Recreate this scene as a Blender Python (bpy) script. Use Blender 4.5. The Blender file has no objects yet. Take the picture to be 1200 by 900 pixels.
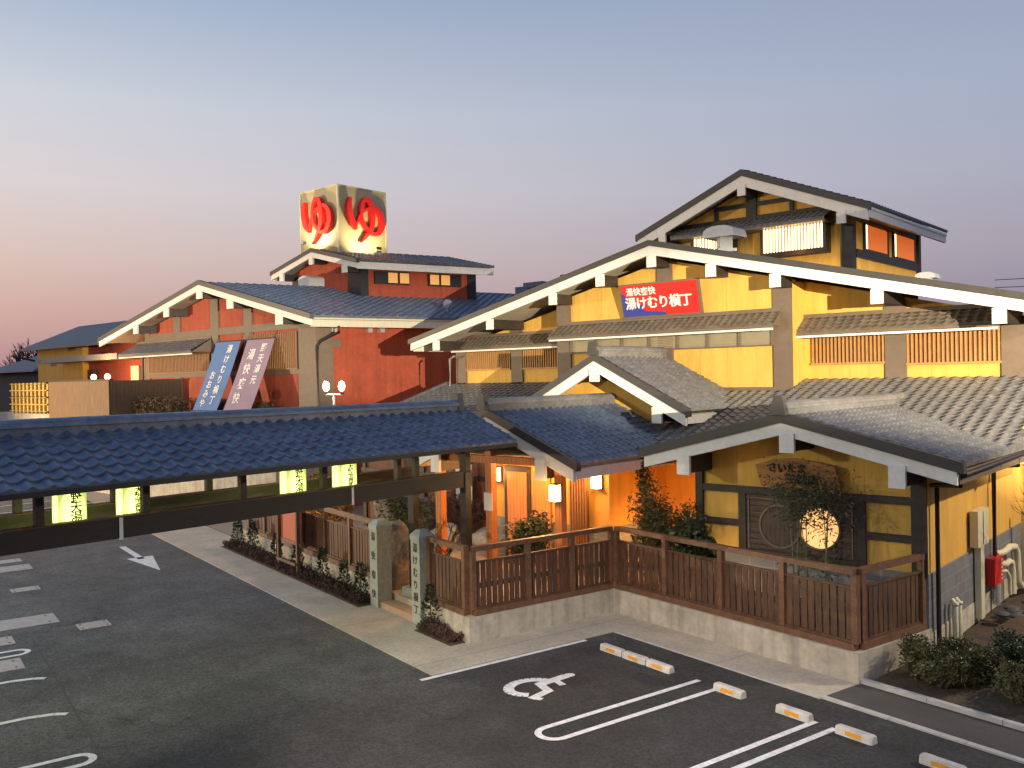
import bpy, math, random
from mathutils import Vector, Matrix, noise
R = math.radians
rng = random.Random(7)
sc = bpy.context.scene
col = sc.collection

# ------------------------------------------------------------------ camera
H = 5.4
YAW, PITCH, ROLL, FPX = -0.72181948, 0.00665799, -0.01935405, 1050.86
def cam_axes():
    cp, sp, cr, sr, cy, sy = math.cos(PITCH), math.sin(PITCH), math.cos(ROLL), math.sin(ROLL), math.cos(YAW), math.sin(YAW)
    def d(a, b, c):
        x = cr*a + sr*b; y = -sr*a + cr*b
        Y = c*cp - y*sp; Z = -(c*sp + y*cp)
        return Vector((cy*x + sy*Y, -sy*x + cy*Y, Z))
    return d(1, 0, 0), -d(0, 1, 0), -d(0, 0, 1)
rx, ry, rz = cam_axes()
cd = bpy.data.cameras.new('camera'); cam = bpy.data.objects.new('camera', cd); col.objects.link(cam)
cam.matrix_world = Matrix(((rx.x, ry.x, rz.x, 0), (rx.y, ry.y, rz.y, 0), (rx.z, ry.z, rz.z, H), (0, 0, 0, 1)))
cd.sensor_width = 36; cd.lens = 36*FPX/1200; cd.clip_start = .1; cd.clip_end = 3000
sc.camera = cam

# ------------------------------------------------------------------ dusk sky
SUN_EL, SUN_AZ = 1.0, 250.0
w = bpy.data.worlds.new('World'); sc.world = w; w.use_nodes = True
nt = w.node_tree; N = nt.nodes; L = nt.links
for n in list(N): N.remove(n)
def node(t, nt_=None, **kw):
    n = (nt_ or nt).nodes.new(t)
    for k, v in kw.items():
        if k in ('i',):
            for a, b in v.items(): n.inputs[a].default_value = b
        else: setattr(n, k, v)
    return n
def ramp(stops, nt_=None):
    r = node('ShaderNodeValToRGB', nt_); e = r.color_ramp.elements
    while len(e) > 1: e.remove(e[-1])
    e[0].position = stops[0][0]; e[0].color = (*stops[0][1], 1)
    for p, c in stops[1:]:
        q = e.new(p); q.color = (*c, 1)
    return r
def lin(r, g, b):
    f = lambda c: (c/255/12.92) if c/255 <= .04045 else ((c/255+.055)/1.055)**2.4
    return (f(r), f(g), f(b))
tc = node('ShaderNodeTexCoord')
sep = node('ShaderNodeSeparateXYZ'); L.new(tc.outputs['Generated'], sep.inputs[0])
left = ramp([(0, lin(150, 122, 150)), (.035, lin(172, 138, 152)), (.075, lin(198, 158, 158)), (.13, lin(212, 186, 181)), (.20, lin(217, 206, 208)), (.28, lin(205, 208, 217)), (.39, lin(158, 178, 206)), (.7, lin(112, 136, 178)), (1, lin(88, 116, 166))])
right = ramp([(0, lin(122, 120, 155)), (.06, lin(134, 132, 160)), (.12, lin(158, 152, 172)), (.20, lin(164, 167, 188)), (.28, lin(158, 168, 193)), (.39, lin(145, 157, 184)), (.7, lin(106, 128, 172)), (1, lin(88, 116, 166))])
L.new(sep.outputs['Z'], left.inputs[0]); L.new(sep.outputs['Z'], right.inputs[0])
dot = node('ShaderNodeVectorMath', operation='DOT_PRODUCT'); L.new(tc.outputs['Generated'], dot.inputs[0]); dot.inputs[1].default_value = (rx.x, rx.y, 0)
mr = node('ShaderNodeMapRange'); mr.inputs[1].default_value = -.55; mr.inputs[2].default_value = .55
L.new(dot.outputs['Value'], mr.inputs[0])
mx = node('ShaderNodeMix', data_type='RGBA'); L.new(mr.outputs[0], mx.inputs[0]); L.new(left.outputs[0], mx.inputs[6]); L.new(right.outputs[0], mx.inputs[7])
sky = node('ShaderNodeTexSky', sky_type='NISHITA', sun_disc=False, sun_elevation=R(SUN_EL), sun_rotation=R(SUN_AZ))
sm = node('ShaderNodeMix', data_type='RGBA', blend_type='ADD'); sm.inputs[0].default_value = .05
L.new(mx.outputs[2], sm.inputs[6]); L.new(sky.outputs[0], sm.inputs[7])
bg = node('ShaderNodeBackground'); bg.inputs[1].default_value = .97
wo = node('ShaderNodeOutputWorld'); L.new(sm.outputs[2], bg.inputs[0]); L.new(bg.outputs[0], wo.inputs[0])
sl = bpy.data.lights.new('sun', 'SUN'); sl.energy = .12; sl.angle = R(12); sl.color = (1, .72, .6)
so = bpy.data.objects.new('sun', sl); col.objects.link(so); so.rotation_euler = (R(84), 0, R(-70)); so.location = (0, 0, 60)

sc.view_settings.view_transform = 'Standard'; sc.view_settings.look = 'None'
sc.view_settings.exposure = 0; sc.view_settings.gamma = 1; sc.view_settings.use_curve_mapping = False
sc.render.engine = 'CYCLES'
sc.cycles.max_bounces = 6; sc.cycles.diffuse_bounces = 3; sc.cycles.glossy_bounces = 3; sc.cycles.transparent_max_bounces = 6
sc.cycles.sample_clamp_indirect = 6; sc.cycles.caustics_reflective = False; sc.cycles.caustics_refractive = False

# ------------------------------------------------------------------ flood and area light of the place (fixtures built further down)
def spot(name, loc, target, power, size, blend, colr, radius=.08):
    l = bpy.data.lights.new(name, 'SPOT'); l.energy = power; l.spot_size = R(size); l.spot_blend = blend; l.color = colr; l.shadow_soft_size = radius
    o = bpy.data.objects.new(name, l); col.objects.link(o); o.location = loc
    o.rotation_euler = (Vector(target)-Vector(loc)).to_track_quat('-Z', 'Y').to_euler(); return o
def point(name, loc, power, colr, radius=.08):
    l = bpy.data.lights.new(name, 'POINT'); l.energy = power; l.color = colr; l.shadow_soft_size = radius
    o = bpy.data.objects.new(name, l); col.objects.link(o); o.location = loc; return o
WARM = (1, .74, .42); WARM2 = (1, .52, .16); LEMON = (.93, 1, .32)
FLOOD = Vector((11, 4.5, 6.6))
spot('facade_flood_light', FLOOD, (-16.5, 24.6, 7.6), 92000, 60, .35, (1, .84, .58), .03)
YARD = Vector((2.6, 22.8, 8.2))
spot('yard_light', YARD, (-5.6, 21.5, 2.0), 4200, 140, .7, (1, .80, .52), .12)
GABLE = Vector((-56, 0, 6))
spot('gable_flood_light', GABLE, (-38, 23, 6.2), 36000, 90, .6, (1, .76, .46), .06)
LOT = Vector((-6, .6, 9.6)); LOT2 = Vector((-22, -5, 8.5))
spot('lot_light', LOT, (-9.6, 13.4, -1.8), 9500, 44, .9, (1, .86, .66), .5)
point('lot_light', LOT2, 5200, (1, .97, .66), .5)
GARDEN = Vector((-9.35, 16.75, .55))
spot('garden_spot_light', GARDEN, (-7.6, 17.7, 2.6), 52, 125, .7, (1, .64, .28), .05)

# ------------------------------------------------------------------ frames
DG = -0.22650439; CG, SG = math.cos(DG), math.sin(DG)
def g1(a, b, z=0): return (a*CG - b*SG, a*SG + b*CG, z)
def G1(p): return g1(p[0], p[1], p[2])
KR = math.tan(R(16.9))
def RED(p): return (p[0] + KR*(p[1]-23), p[1], p[2])
def ID(p): return p

# ------------------------------------------------------------------ mesh builder
class MB:
    def __init__(s, xf=ID): s.v = []; s.f = []; s.s = []; s.xf = xf
    def add(s, vs, fs, smooth=False):
        o = len(s.v); s.v += [s.xf(tuple(p)) for p in vs]
        for f in fs: s.f.append([i+o for i in f]); s.s.append(smooth)
    def box(s, x0, x1, y0, y1, z0, z1):
        s.add([(x0,y0,z0),(x1,y0,z0),(x1,y1,z0),(x0,y1,z0),(x0,y0,z1),(x1,y0,z1),(x1,y1,z1),(x0,y1,z1)],
              [(0,3,2,1),(4,5,6,7),(0,1,5,4),(1,2,6,5),(2,3,7,6),(3,0,4,7)])
    def ext(s, poly, vec, smooth=False):
        n = len(poly); v = Vector(vec); top = [tuple(Vector(p)+v) for p in poly]
        nr = Vector((0,0,0))
        for i in range(n):
            a, b = Vector(poly[i]), Vector(poly[(i+1) % n]); nr += a.cross(b)
        fl = nr.dot(v) > 0
        fs = [list(range(n))[::-1], list(range(n, 2*n))] if fl else [list(range(n)), list(range(n, 2*n))[::-1]]
        for i in range(n):
            j = (i+1) % n
            fs.append((i, j, n+j, n+i) if fl else (j, i, n+i, n+j))
        s.add(list(poly)+top, fs, smooth)
    def bar(s, p, q, w, h, up=(0,0,1)):
        p, q = Vector(p), Vector(q); d = (q-p).normalized(); u = Vector(up); sd = d.cross(u)
        if sd.length < 1e-4: sd = d.cross(Vector((1,0,0)))
        sd.normalize(); u = sd.cross(d).normalized(); sd *= w/2; u *= h/2
        vs = [p-sd-u, p+sd-u, p+sd+u, p-sd+u, q-sd-u, q+sd-u, q+sd+u, q-sd+u]
        s.add(vs, [(3,2,1,0),(4,5,6,7),(0,1,5,4),(1,2,6,5),(2,3,7,6),(3,0,4,7)])
    def tube(s, pts, r, n=8, cap=True):
        pts = [Vector(p) for p in pts]; rs = r if isinstance(r, (list, tuple)) else [r]*len(pts)
        vs = []; fs = []
        for i, p in enumerate(pts):
            a = pts[max(i-1, 0)]; b = pts[min(i+1, len(pts)-1)]; d = (b-a).normalized()
            u = d.cross(Vector((0,0,1)))
            if u.length < 1e-3: u = d.cross(Vector((1,0,0)))
            u.normalize(); w_ = d.cross(u)
            for k in range(n):
                t = 2*math.pi*k/n; vs.append(p + (u*math.cos(t) + w_*math.sin(t))*rs[i])
        for i in range(len(pts)-1):
            for k in range(n):
                l = (k+1) % n; fs.append((i*n+k, i*n+l, (i+1)*n+l, (i+1)*n+k))
        s.add(vs, fs, True)
        if cap:
            m = len(pts)-1
            s.add([vs[k] for k in range(n)], [tuple(range(n))]); s.add([vs[m*n+k] for k in range(n)], [tuple(range(n))[::-1]])
    def lathe(s, prof, c, n=16, smooth=True):
        vs = []; fs = []
        for r, z in prof:
            for k in range(n):
                t = 2*math.pi*k/n; vs.append((c[0]+r*math.cos(t), c[1]+r*math.sin(t), c[2]+z))
        for i in range(len(prof)-1):
            for k in range(n):
                l = (k+1) % n; fs.append((i*n+k, i*n+l, (i+1)*n+l, (i+1)*n+k))
        fs.append(tuple(range(n))[::-1]); m = len(prof)-1; fs.append(tuple(m*n+k for k in range(n)))
        s.add(vs, fs, smooth)
    def ycyl(s, c, r, y0, y1, n=32):
        s.ext([(c[0]+r*math.cos(2*math.pi*k/n), y0, c[1]+r*math.sin(2*math.pi*k/n)) for k in range(n)], (0, y1-y0, 0))
    def leaf(s, p, size, d=None, asp=.45):
        d = d or Vector((rng.gauss(0,1), rng.gauss(0,1), rng.gauss(0,.8))); d.normalize()
        sd = d.cross(Vector((rng.gauss(0,1), rng.gauss(0,1), rng.gauss(0,1)))); sd.normalize(); up = sd.cross(d)*size*.12
        p = Vector(p); sd *= size*asp*.5; d = d*size
        s.add([p, p+d*.5-sd+up, p+d, p+d*.5+sd+up], [(0,1,2),(0,2,3)])
    def build(s, name, mat, parent=None, root=None, loc=None, sharp=None):
        o = Vector(OFF.get(root or parent, (0,0,0))) if loc is None else Vector(loc)
        me = bpy.data.meshes.new(name); me.from_pydata([tuple(Vector(p)-o) for p in s.v], [], s.f)
        me.polygons.foreach_set('use_smooth', s.s); me.materials.append(mat); me.update()
        ob = bpy.data.objects.new(name, me); col.objects.link(ob)
        if parent is not None:
            ob.parent = parent; OFF[ob] = o
        elif loc is not None: ob.location = o
        else: ob.location = (0,0,0)
        return ob
OFF = {}
def tag(o, label=None, cat=None, group=None, kind=None):
    if label: o['label'] = label
    if cat: o['category'] = cat
    if group: o['group'] = group
    if kind: o['kind'] = kind
    return o
def thing(name, label, cat, loc=(0,0,0), group=None):
    o = bpy.data.objects.new(name, None); o.empty_display_size = .2; col.objects.link(o); o.location = loc
    OFF[o] = Vector(loc); return tag(o, label, cat, group)
def solo(mb, name, mat, label, cat, loc, group=None):
    return tag(mb.build(name, mat, loc=loc), label, cat, group)
def struct(mb, name, mat, loc=(0,0,0)): return tag(mb.build(name, mat, loc=loc), kind='structure')
def copy_tree(o, parent=None):
    c = o.copy(); col.objects.link(c)
    if parent is not None: c.parent = parent
    for ch in [x for x in KIDS.get(o, [])] or list(o.children): copy_tree(ch, c)
    return c
KIDS = {}

# ------------------------------------------------------------------ materials
def mat(name, c, rough=.6, var=.12, scale=3, bump=0, bscale=40, spec=.5, metal=0, emit=None, estr=0, fine=None, stretch=None):
    m = bpy.data.materials.new(name); m.use_nodes = True; t = m.node_tree
    b = t.nodes['Principled BSDF']; b.inputs['Roughness'].default_value = rough; b.inputs['Metallic'].default_value = metal
    b.inputs['Specular IOR Level'].default_value = spec
    g = t.nodes.new('ShaderNodeNewGeometry'); vec = g.outputs['Position']
    if stretch:
        mp = t.nodes.new('ShaderNodeMapping'); mp.inputs['Scale'].default_value = stretch; t.links.new(vec, mp.inputs[0]); vec = mp.outputs[0]
    n = t.nodes.new('ShaderNodeTexNoise'); n.inputs['Scale'].default_value = scale; n.inputs['Detail'].default_value = 6; n.inputs['Roughness'].default_value = .65
    t.links.new(vec, n.inputs['Vector'])
    r = ramp([(.28, tuple(x*(1-var) for x in c)), (.72, tuple(min(1, x*(1+var)) for x in c))], t); t.links.new(n.outputs[0], r.inputs[0])
    out = r.outputs[0]
    if fine:
        n2 = t.nodes.new('ShaderNodeTexNoise'); n2.inputs['Scale'].default_value = fine[0]; n2.inputs['Detail'].default_value = 3
        t.links.new(vec, n2.inputs['Vector'])
        mrr = t.nodes.new('ShaderNodeMapRange'); mrr.inputs[1].default_value = .3; mrr.inputs[2].default_value = .7; mrr.inputs[3].default_value = 1-fine[1]; mrr.inputs[4].default_value = 1+fine[1]
        t.links.new(n2.outputs[0], mrr.inputs[0])
        mm = t.nodes.new('ShaderNodeVectorMath'); mm.operation = 'SCALE'; t.links.new(out, mm.inputs[0]); t.links.new(mrr.outputs[0], mm.inputs['Scale']); out = mm.outputs[0]
    t.links.new(out, b.inputs['Base Color'])
    if bump:
        nb = t.nodes.new('ShaderNodeTexNoise'); nb.inputs['Scale'].default_value = bscale; nb.inputs['Detail'].default_value = 4; t.links.new(vec, nb.inputs['Vector'])
        bm = t.nodes.new('ShaderNodeBump'); bm.inputs['Strength'].default_value = bump; bm.inputs['Distance'].default_value = .02
        t.links.new(nb.outputs[0], bm.inputs['Height']); t.links.new(bm.outputs[0], b.inputs['Normal'])
    if emit:
        b.inputs['Emission Color'].default_value = (*emit, 1); b.inputs['Emission Strength'].default_value = estr
    m['out'] = 1
    return m
def lines(m, direction, period, width, dark=.6, offset=0):
    """joints of a material that really has them: thin darker grooves every `period` metres along `direction`"""
    t = m.node_tree; b = t.nodes['Principled BSDF']; src = b.inputs['Base Color'].links[0].from_socket
    g = t.nodes.new('ShaderNodeNewGeometry'); d = t.nodes.new('ShaderNodeVectorMath'); d.operation = 'DOT_PRODUCT'; d.inputs[1].default_value = direction
    t.links.new(g.outputs['Position'], d.inputs[0])
    a = t.nodes.new('ShaderNodeMath'); a.operation = 'MULTIPLY_ADD'; a.inputs[1].default_value = 1/period; a.inputs[2].default_value = 100+offset; t.links.new(d.outputs['Value'], a.inputs[0])
    f = t.nodes.new('ShaderNodeMath'); f.operation = 'FRACT'; t.links.new(a.outputs[0], f.inputs[0])
    c = t.nodes.new('ShaderNodeMath'); c.operation = 'LESS_THAN'; c.inputs[1].default_value = width/period; t.links.new(f.outputs[0], c.inputs[0])
    q = t.nodes.new('ShaderNodeMath'); q.operation = 'MULTIPLY_ADD'; q.inputs[1].default_value = dark-1; q.inputs[2].default_value = 1; t.links.new(c.outputs[0], q.inputs[0])
    s = t.nodes.new('ShaderNodeVectorMath'); s.operation = 'SCALE'; t.links.new(src, s.inputs[0]); t.links.new(q.outputs[0], s.inputs['Scale']); t.links.new(s.outputs[0], b.inputs['Base Color'])
    return m
M = {}
M['asphalt'] = mat('asphalt', (.094, .099, .102), .80, .42, .22, .7, 70, fine=(45, .42))
def two_tone(m, dark):
    t = m.node_tree; b = t.nodes['Principled BSDF']; src = b.inputs['Base Color'].links[0].from_socket
    g = t.nodes.new('ShaderNodeNewGeometry'); d = t.nodes.new('ShaderNodeVectorMath'); d.operation = 'DOT_PRODUCT'; d.inputs[1].default_value = (CG*.8-SG*.6*-1*.0, SG*.8, 0); t.links.new(g.outputs['Position'], d.inputs[0])
    n = t.nodes.new('ShaderNodeTexNoise'); n.inputs['Scale'].default_value = .5; n.inputs['Detail'].default_value = 5; t.links.new(g.outputs['Position'], n.inputs['Vector'])
    a = t.nodes.new('ShaderNodeMath'); a.operation = 'MULTIPLY_ADD'; a.inputs[1].default_value = 3.0; t.links.new(n.outputs[0], a.inputs[0]); t.links.new(d.outputs['Value'], a.inputs[2])
    r = t.nodes.new('ShaderNodeMapRange'); r.inputs[1].default_value = -11.6; r.inputs[2].default_value = -8.4; r.inputs[3].default_value = 1; r.inputs[4].default_value = dark; t.links.new(a.outputs[0], r.inputs[0])
    s = t.nodes.new('ShaderNodeVectorMath'); s.operation = 'SCALE'; t.links.new(src, s.inputs[0]); t.links.new(r.outputs[0], s.inputs['Scale']); t.links.new(s.outputs[0], b.inputs['Base Color'])
def aggregate(m):
    t = m.node_tree; b = t.nodes['Principled BSDF']; src = b.inputs['Base Color'].links[0].from_socket; g = t.nodes.new('ShaderNodeNewGeometry')
    def mul(src, tex, a0, a1, lo, hi):
        r = t.nodes.new('ShaderNodeMapRange'); r.inputs[1].default_value = a0; r.inputs[2].default_value = a1; r.inputs[3].default_value = lo; r.inputs[4].default_value = hi; t.links.new(tex, r.inputs[0])
        s = t.nodes.new('ShaderNodeVectorMath'); s.operation = 'SCALE'; t.links.new(src, s.inputs[0]); t.links.new(r.outputs[0], s.inputs['Scale']); return s.outputs[0]
    v = t.nodes.new('ShaderNodeTexVoronoi'); v.inputs['Scale'].default_value = 26; t.links.new(g.outputs['Position'], v.inputs['Vector'])
    sx = t.nodes.new('ShaderNodeSeparateXYZ'); t.links.new(v.outputs['Color'], sx.inputs[0]); src = mul(src, sx.outputs[0], 0, 1, .62, 1.42)
    n = t.nodes.new('ShaderNodeTexNoise'); n.inputs['Scale'].default_value = 1.1; n.inputs['Detail'].default_value = 7; n.inputs['Roughness'].default_value = .75; t.links.new(g.outputs['Position'], n.inputs['Vector']); src = mul(src, n.outputs[0], .35, .68, .72, 1.25)
    v2 = t.nodes.new('ShaderNodeTexVoronoi'); v2.inputs['Scale'].default_value = .55; v2.feature = 'F1'; t.links.new(g.outputs['Position'], v2.inputs['Vector']); src = mul(src, v2.outputs['Distance'], .05, .22, .72, 1)
    v3 = t.nodes.new('ShaderNodeTexVoronoi'); v3.inputs['Scale'].default_value = .16; v3.feature = 'DISTANCE_TO_EDGE'
    ds = t.nodes.new('ShaderNodeTexNoise'); ds.inputs['Scale'].default_value = 1.5; t.links.new(g.outputs['Position'], ds.inputs['Vector'])
    ad = t.nodes.new('ShaderNodeVectorMath'); ad.operation = 'MULTIPLY_ADD'; ad.inputs[1].default_value = (1.2,1.2,1.2); t.links.new(ds.outputs['Color'], ad.inputs[0]); t.links.new(g.outputs['Position'], ad.inputs[2]); t.links.new(ad.outputs[0], v3.inputs['Vector'])
    src = mul(src, v3.outputs['Distance'], .0015, .004, .62, 1)
    t.links.new(src, b.inputs['Base Color'])
def cells(m, scale, lo, hi, vec=(1,1,1)):
    t = m.node_tree; b = t.nodes['Principled BSDF']; src = b.inputs['Base Color'].links[0].from_socket; g = t.nodes.new('ShaderNodeNewGeometry')
    v = t.nodes.new('ShaderNodeTexVoronoi'); v.inputs['Scale'].default_value = scale; t.links.new(g.outputs['Position'], v.inputs['Vector']); sx = t.nodes.new('ShaderNodeSeparateXYZ'); t.links.new(v.outputs['Color'], sx.inputs[0])
    r = t.nodes.new('ShaderNodeMapRange'); r.inputs[3].default_value = lo; r.inputs[4].default_value = hi; t.links.new(sx.outputs[0], r.inputs[0])
    s = t.nodes.new('ShaderNodeVectorMath'); s.operation = 'SCALE'; t.links.new(src, s.inputs[0]); t.links.new(r.outputs[0], s.inputs['Scale']); t.links.new(s.outputs[0], b.inputs['Base Color'])
    r2 = t.nodes.new('ShaderNodeMapRange'); r2.inputs[3].default_value = .30; r2.inputs[4].default_value = .50; t.links.new(sx.outputs[1], r2.inputs[0]); t.links.new(r2.outputs[0], b.inputs['Roughness'])
def streaks(m, lo=.84):
    t = m.node_tree; b = t.nodes['Principled BSDF']; src = b.inputs['Base Color'].links[0].from_socket; g = t.nodes.new('ShaderNodeNewGeometry')
    mp = t.nodes.new('ShaderNodeMapping'); mp.inputs['Scale'].default_value = (5, 5, .28); t.links.new(g.outputs['Position'], mp.inputs[0])
    n = t.nodes.new('ShaderNodeTexNoise'); n.inputs['Scale'].default_value = 1; n.inputs['Detail'].default_value = 5; t.links.new(mp.outputs[0], n.inputs['Vector'])
    r = t.nodes.new('ShaderNodeMapRange'); r.inputs[1].default_value = .32; r.inputs[2].default_value = .55; r.inputs[3].default_value = lo; r.inputs[4].default_value = 1; t.links.new(n.outputs[0], r.inputs[0])
    s = t.nodes.new('ShaderNodeVectorMath'); s.operation = 'SCALE'; t.links.new(src, s.inputs[0]); t.links.new(r.outputs[0], s.inputs['Scale']); t.links.new(s.outputs[0], b.inputs['Base Color'])
aggregate(M['asphalt']); two_tone(M['asphalt'], .38)
M['asphalt_new'] = mat('asphalt_new', (.034, .033, .037), .8, .2, .5, .5, 90, fine=(60, .3))
M['asphalt_path'] = mat('asphalt_path', (.075, .07, .068), .85, .2, 1.2, .5, 80, fine=(50, .22))
M['earth'] = mat('earth', (.075, .052, .035), .95, .4, 2.5, .8, 12, fine=(18, .3))
M['walk'] = mat('walk', (.46, .41, .335), .85, .2, 1.0, .2, 60, fine=(14, .12))
lines(M['walk'], (CG, SG, 0), 3.4, .025, .62, .35)
M['terrace'] = mat('terrace', (.42, .33, .24), .8, .14, 1.1, .2, 60, fine=(20, .08))
M['lot'] = mat('lot', (.30, .26, .21), .85, .15, .6, .2, 40)
M['concrete'] = mat('concrete', (.49, .44, .36), .8, .26, 1.6, .15, 35, fine=(9, .1))
M['kerb'] = mat('kerb', (.5, .49, .47), .8, .18, 4, .2, 50)
M['paint'] = mat('paint', (.74, .74, .76), .6, .22, 7, .2, 60, fine=(40, .15))
M['paint_old'] = mat('paint_old', (.62, .6, .58), .7, .2, 9, .15, 80)
M['cover'] = mat('cover', (.42, .39, .37), .55, .22, 6, .3, 60, metal=.1)
M['yellow'] = lines(mat('yellow', (.70, .415, .085), .75, .09, 1.3, .12, 60, stretch=(1.5, 1.5, .5), fine=(7, .05)), (1, 0, 0), .91, .016, .78, .1)
M['yellow_plain'] = lines(mat('yellow_plain', (.68, .385, .075), .75, .10, 1.3, .12, 60, stretch=(1.5, 1.5, .5), fine=(7, .05)), (0, 1, 0), .91, .014, .85)
M['amber'] = mat('amber', (.66, .33, .06), .7, .08, 2)
M['red'] = lines(mat('red', (.37, .070, .033), .8, .16, 1.6, .15, 60, fine=(8, .08)), (1, .0, 0), 1.0, .014, .82)
M['brown'] = mat('brown', (.15, .108, .078), .6, .12, 4)
M['darkwood'] = mat('darkwood', (.035, .026, .022), .55, .3, 6, .2, 50)
M['black'] = mat('black', (.014, .013, .014), .5, .2, 6)
M['white'] = mat('white', (.82, .79, .73), .6, .06, 2.2, .12, 40, fine=(11, .05))
M['soffit'] = lines(mat('soffit', (.62, .57, .46), .7, .05, 3), (0, 1, 0), .3, .012, .8)
M['edge'] = mat('edge', (.05, .047, .046), .5, .12, 5)
M['tile'] = mat('tile', (.105, .138, .195), .36, .18, 2.2, spec=.55, fine=(9, .22))
M['tile_dark'] = mat('tile_dark', (.155, .155, .16), .36, .16, 2.2, spec=.55, fine=(9, .22))
M['tile_brown'] = mat('tile_brown', (.16, .135, .11), .4, .25, 2, spec=.6, fine=(7, .2))
M['wood'] = mat('wood', (.11, .054, .03), .62, .38, 5, .3, 30, stretch=(1, 1, .25), fine=(22, .2))
M['wood_rail'] = mat('wood_rail', (.17, .084, .045), .55, .3, 5, .3, 30, fine=(25, .2))
M['wood_tan'] = lines(mat('wood_tan', (.21, .12, .06), .7, .3, 4, .3, 30, stretch=(3, 3, .4)), (1, 0, 0), .16, .014, .55)
M['wood_tan_shaded'] = lines(mat('wood_tan_shaded', (.10, .055, .03), .7, .3, 4, .3, 30, stretch=(3, 3, .4)), (0, 1, 0), .16, .014, .55)  # same planks as the lit face; the return's shade is put into the colour
M['orange_wood'] = lines(mat('orange_wood', (.55, .19, .05), .55, .2, 4, .2, 30, stretch=(2, 2, .3)), (1, 0, 0), .12, .014, .6)
M['slat'] = mat('slat', (.42, .22, .07), .6, .15, 5)
M['slat_dark'] = mat('slat_dark', (.26, .12, .045), .6, .15, 5)
M['bamboo_cane'] = mat('bamboo_cane', (.50, .34, .085), .45, .2, 6)
M['louvre'] = mat('louvre', (.27, .235, .16), .5, .1, 4)
M['stone'] = mat('stone', (.33, .35, .31), .8, .2, 8, .3, 70, fine=(60, .2))
M['rock'] = mat('rock', (.23, .19, .15), .9, .4, 2.5, .9, 7, fine=(14, .3))
M['rock_grey'] = mat('rock_grey', (.33, .32, .31), .9, .3, 2.5, .9, 7, fine=(14, .3))
M['metal'] = mat('metal', (.55, .56, .58), .35, .06, 3, metal=.6)
M['vent_paint'] = mat('vent_paint', (.55, .56, .58), .45, .06, 3)
M['cream'] = mat('cream', (.66, .62, .44), .45, .06, 3)
M['red_box'] = mat('red_box', (.62, .02, .015), .4, .05, 4)
M['letter_red'] = mat('letter_red', (.80, .018, .012), .35, .04, 2)
M['sign_face'] = mat('sign_face', (.50, .42, .24), .5, .08, 2)
M['sign_red'] = mat('sign_red', (.62, .022, .018), .4, .06, 2)
M['sign_blue'] = mat('sign_blue', (.035, .05, .30), .4, .06, 2)
M['banner_blue'] = mat('banner_blue', (.10, .20, .44), .7, .1, 1.5)
M['banner_purple'] = mat('banner_purple', (.31, .22, .31), .7, .1, 1.5)
M['text_white'] = mat('text_white', (.82, .81, .78), .6, .04, 3)
M['ink'] = mat('ink', (.012, .011, .01), .6, .1, 3)
M['wheelstop'] = mat('wheelstop', (.60, .57, .53), .75, .2, 7, .3, 50)
M['amber_paint'] = mat('amber_paint', (.78, .33, .02), .45, .08, 6)
M['screen'] = lines(mat('screen', (.55, .13, .07), .7, .12, 4), (0, 0, 1), .05, .012, .7)
M['noren'] = mat('noren', (.30, .03, .05), .8, .1, 3)
M['plaque'] = mat('plaque', (.33, .155, .05), .5, .35, 3, .2, 20, stretch=(.6, 1, 5))
M['window_glow'] = mat('window_glow', (.8, .5, .2), .5, .15, 1.5, emit=(1, .52, .20), estr=1.1)
M['lattice_glow'] = mat('lattice_glow', (.8, .6, .3), .5, .2, 1, emit=(1, .72, .34), estr=5.0)
M['window_dim'] = mat('window_dim', (.6, .3, .1), .5, .2, 3, emit=(1, .50, .14), estr=.45)
M['orange_blind'] = mat('orange_blind', (.5, .14, .03), .6, .2, 5, emit=(1, .20, .03), estr=.5)
M['lamp_glow'] = mat('lamp_glow', (.9, .8, .6), .5, .02, 3, emit=(1, .66, .26), estr=11)
M['globe_glow'] = mat('globe_glow', (.9, .9, .8), .5, .02, 3, emit=(1, .80, .52), estr=12)
M['fire_glow'] = mat('fire_glow', (.9, .6, .4), .5, .02, 3, emit=(1, .52, .22), estr=8)
M['lantern_glow'] = mat('lantern_glow', (.8, .8, .4), .5, .1, 2.5, emit=(.86, .98, .24), estr=1.5)
M['leaf_dark'] = mat('leaf_dark', (.045, .065, .03), .5, .45, 3)
M['leaf_olive'] = mat('leaf_olive', (.10, .095, .03), .5, .45, 3)
M['leaf_bamboo'] = mat('leaf_bamboo', (.06, .08, .035), .5, .4, 3)
M['leaf_amber'] = mat('leaf_amber', (.26, .13, .02), .6, .4, 4)
M['leaf_heath'] = mat('leaf_heath', (.085, .042, .038), .8, .4, 5)
M['leaf_dry'] = mat('leaf_dry', (.16, .11, .055), .8, .35, 4)
M['bark'] = mat('bark', (.07, .05, .04), .9, .3, 8)
M['cane'] = mat('cane', (.12, .14, .06), .5, .2, 5)
M['house_wall'] = mat('house_wall', (.05, .055, .06), .8, .15, 1)
M['house_roof'] = lines(mat('house_roof', (.06, .075, .10), .5, .2, 2), (.78, .62, 0), .6, .08, .7)
M['far_wall'] = mat('far_wall', (.16, .19, .24), .8, .1, .2)
M['far_dark'] = mat('far_dark', (.06, .07, .09), .8, .1, .2)
M['annex_roof'] = lines(mat('annex_roof', (.06, .085, .10), .5, .12, 1), (1, 0, 0), .45, .03, .8)
M['cable'] = mat('cable', (.10, .11, .16), .6, 0, 1)
cells(M['tile'], 3.7, .86, 1.14); cells(M['tile_dark'], 3.7, .90, 1.08)
for k_, lo_ in (('yellow', .88), ('yellow_plain', .86), ('red', .82), ('concrete', .74), ('amber', .88), ('white', .95), ('wheelstop', .8)): streaks(M[k_], lo_)
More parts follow.
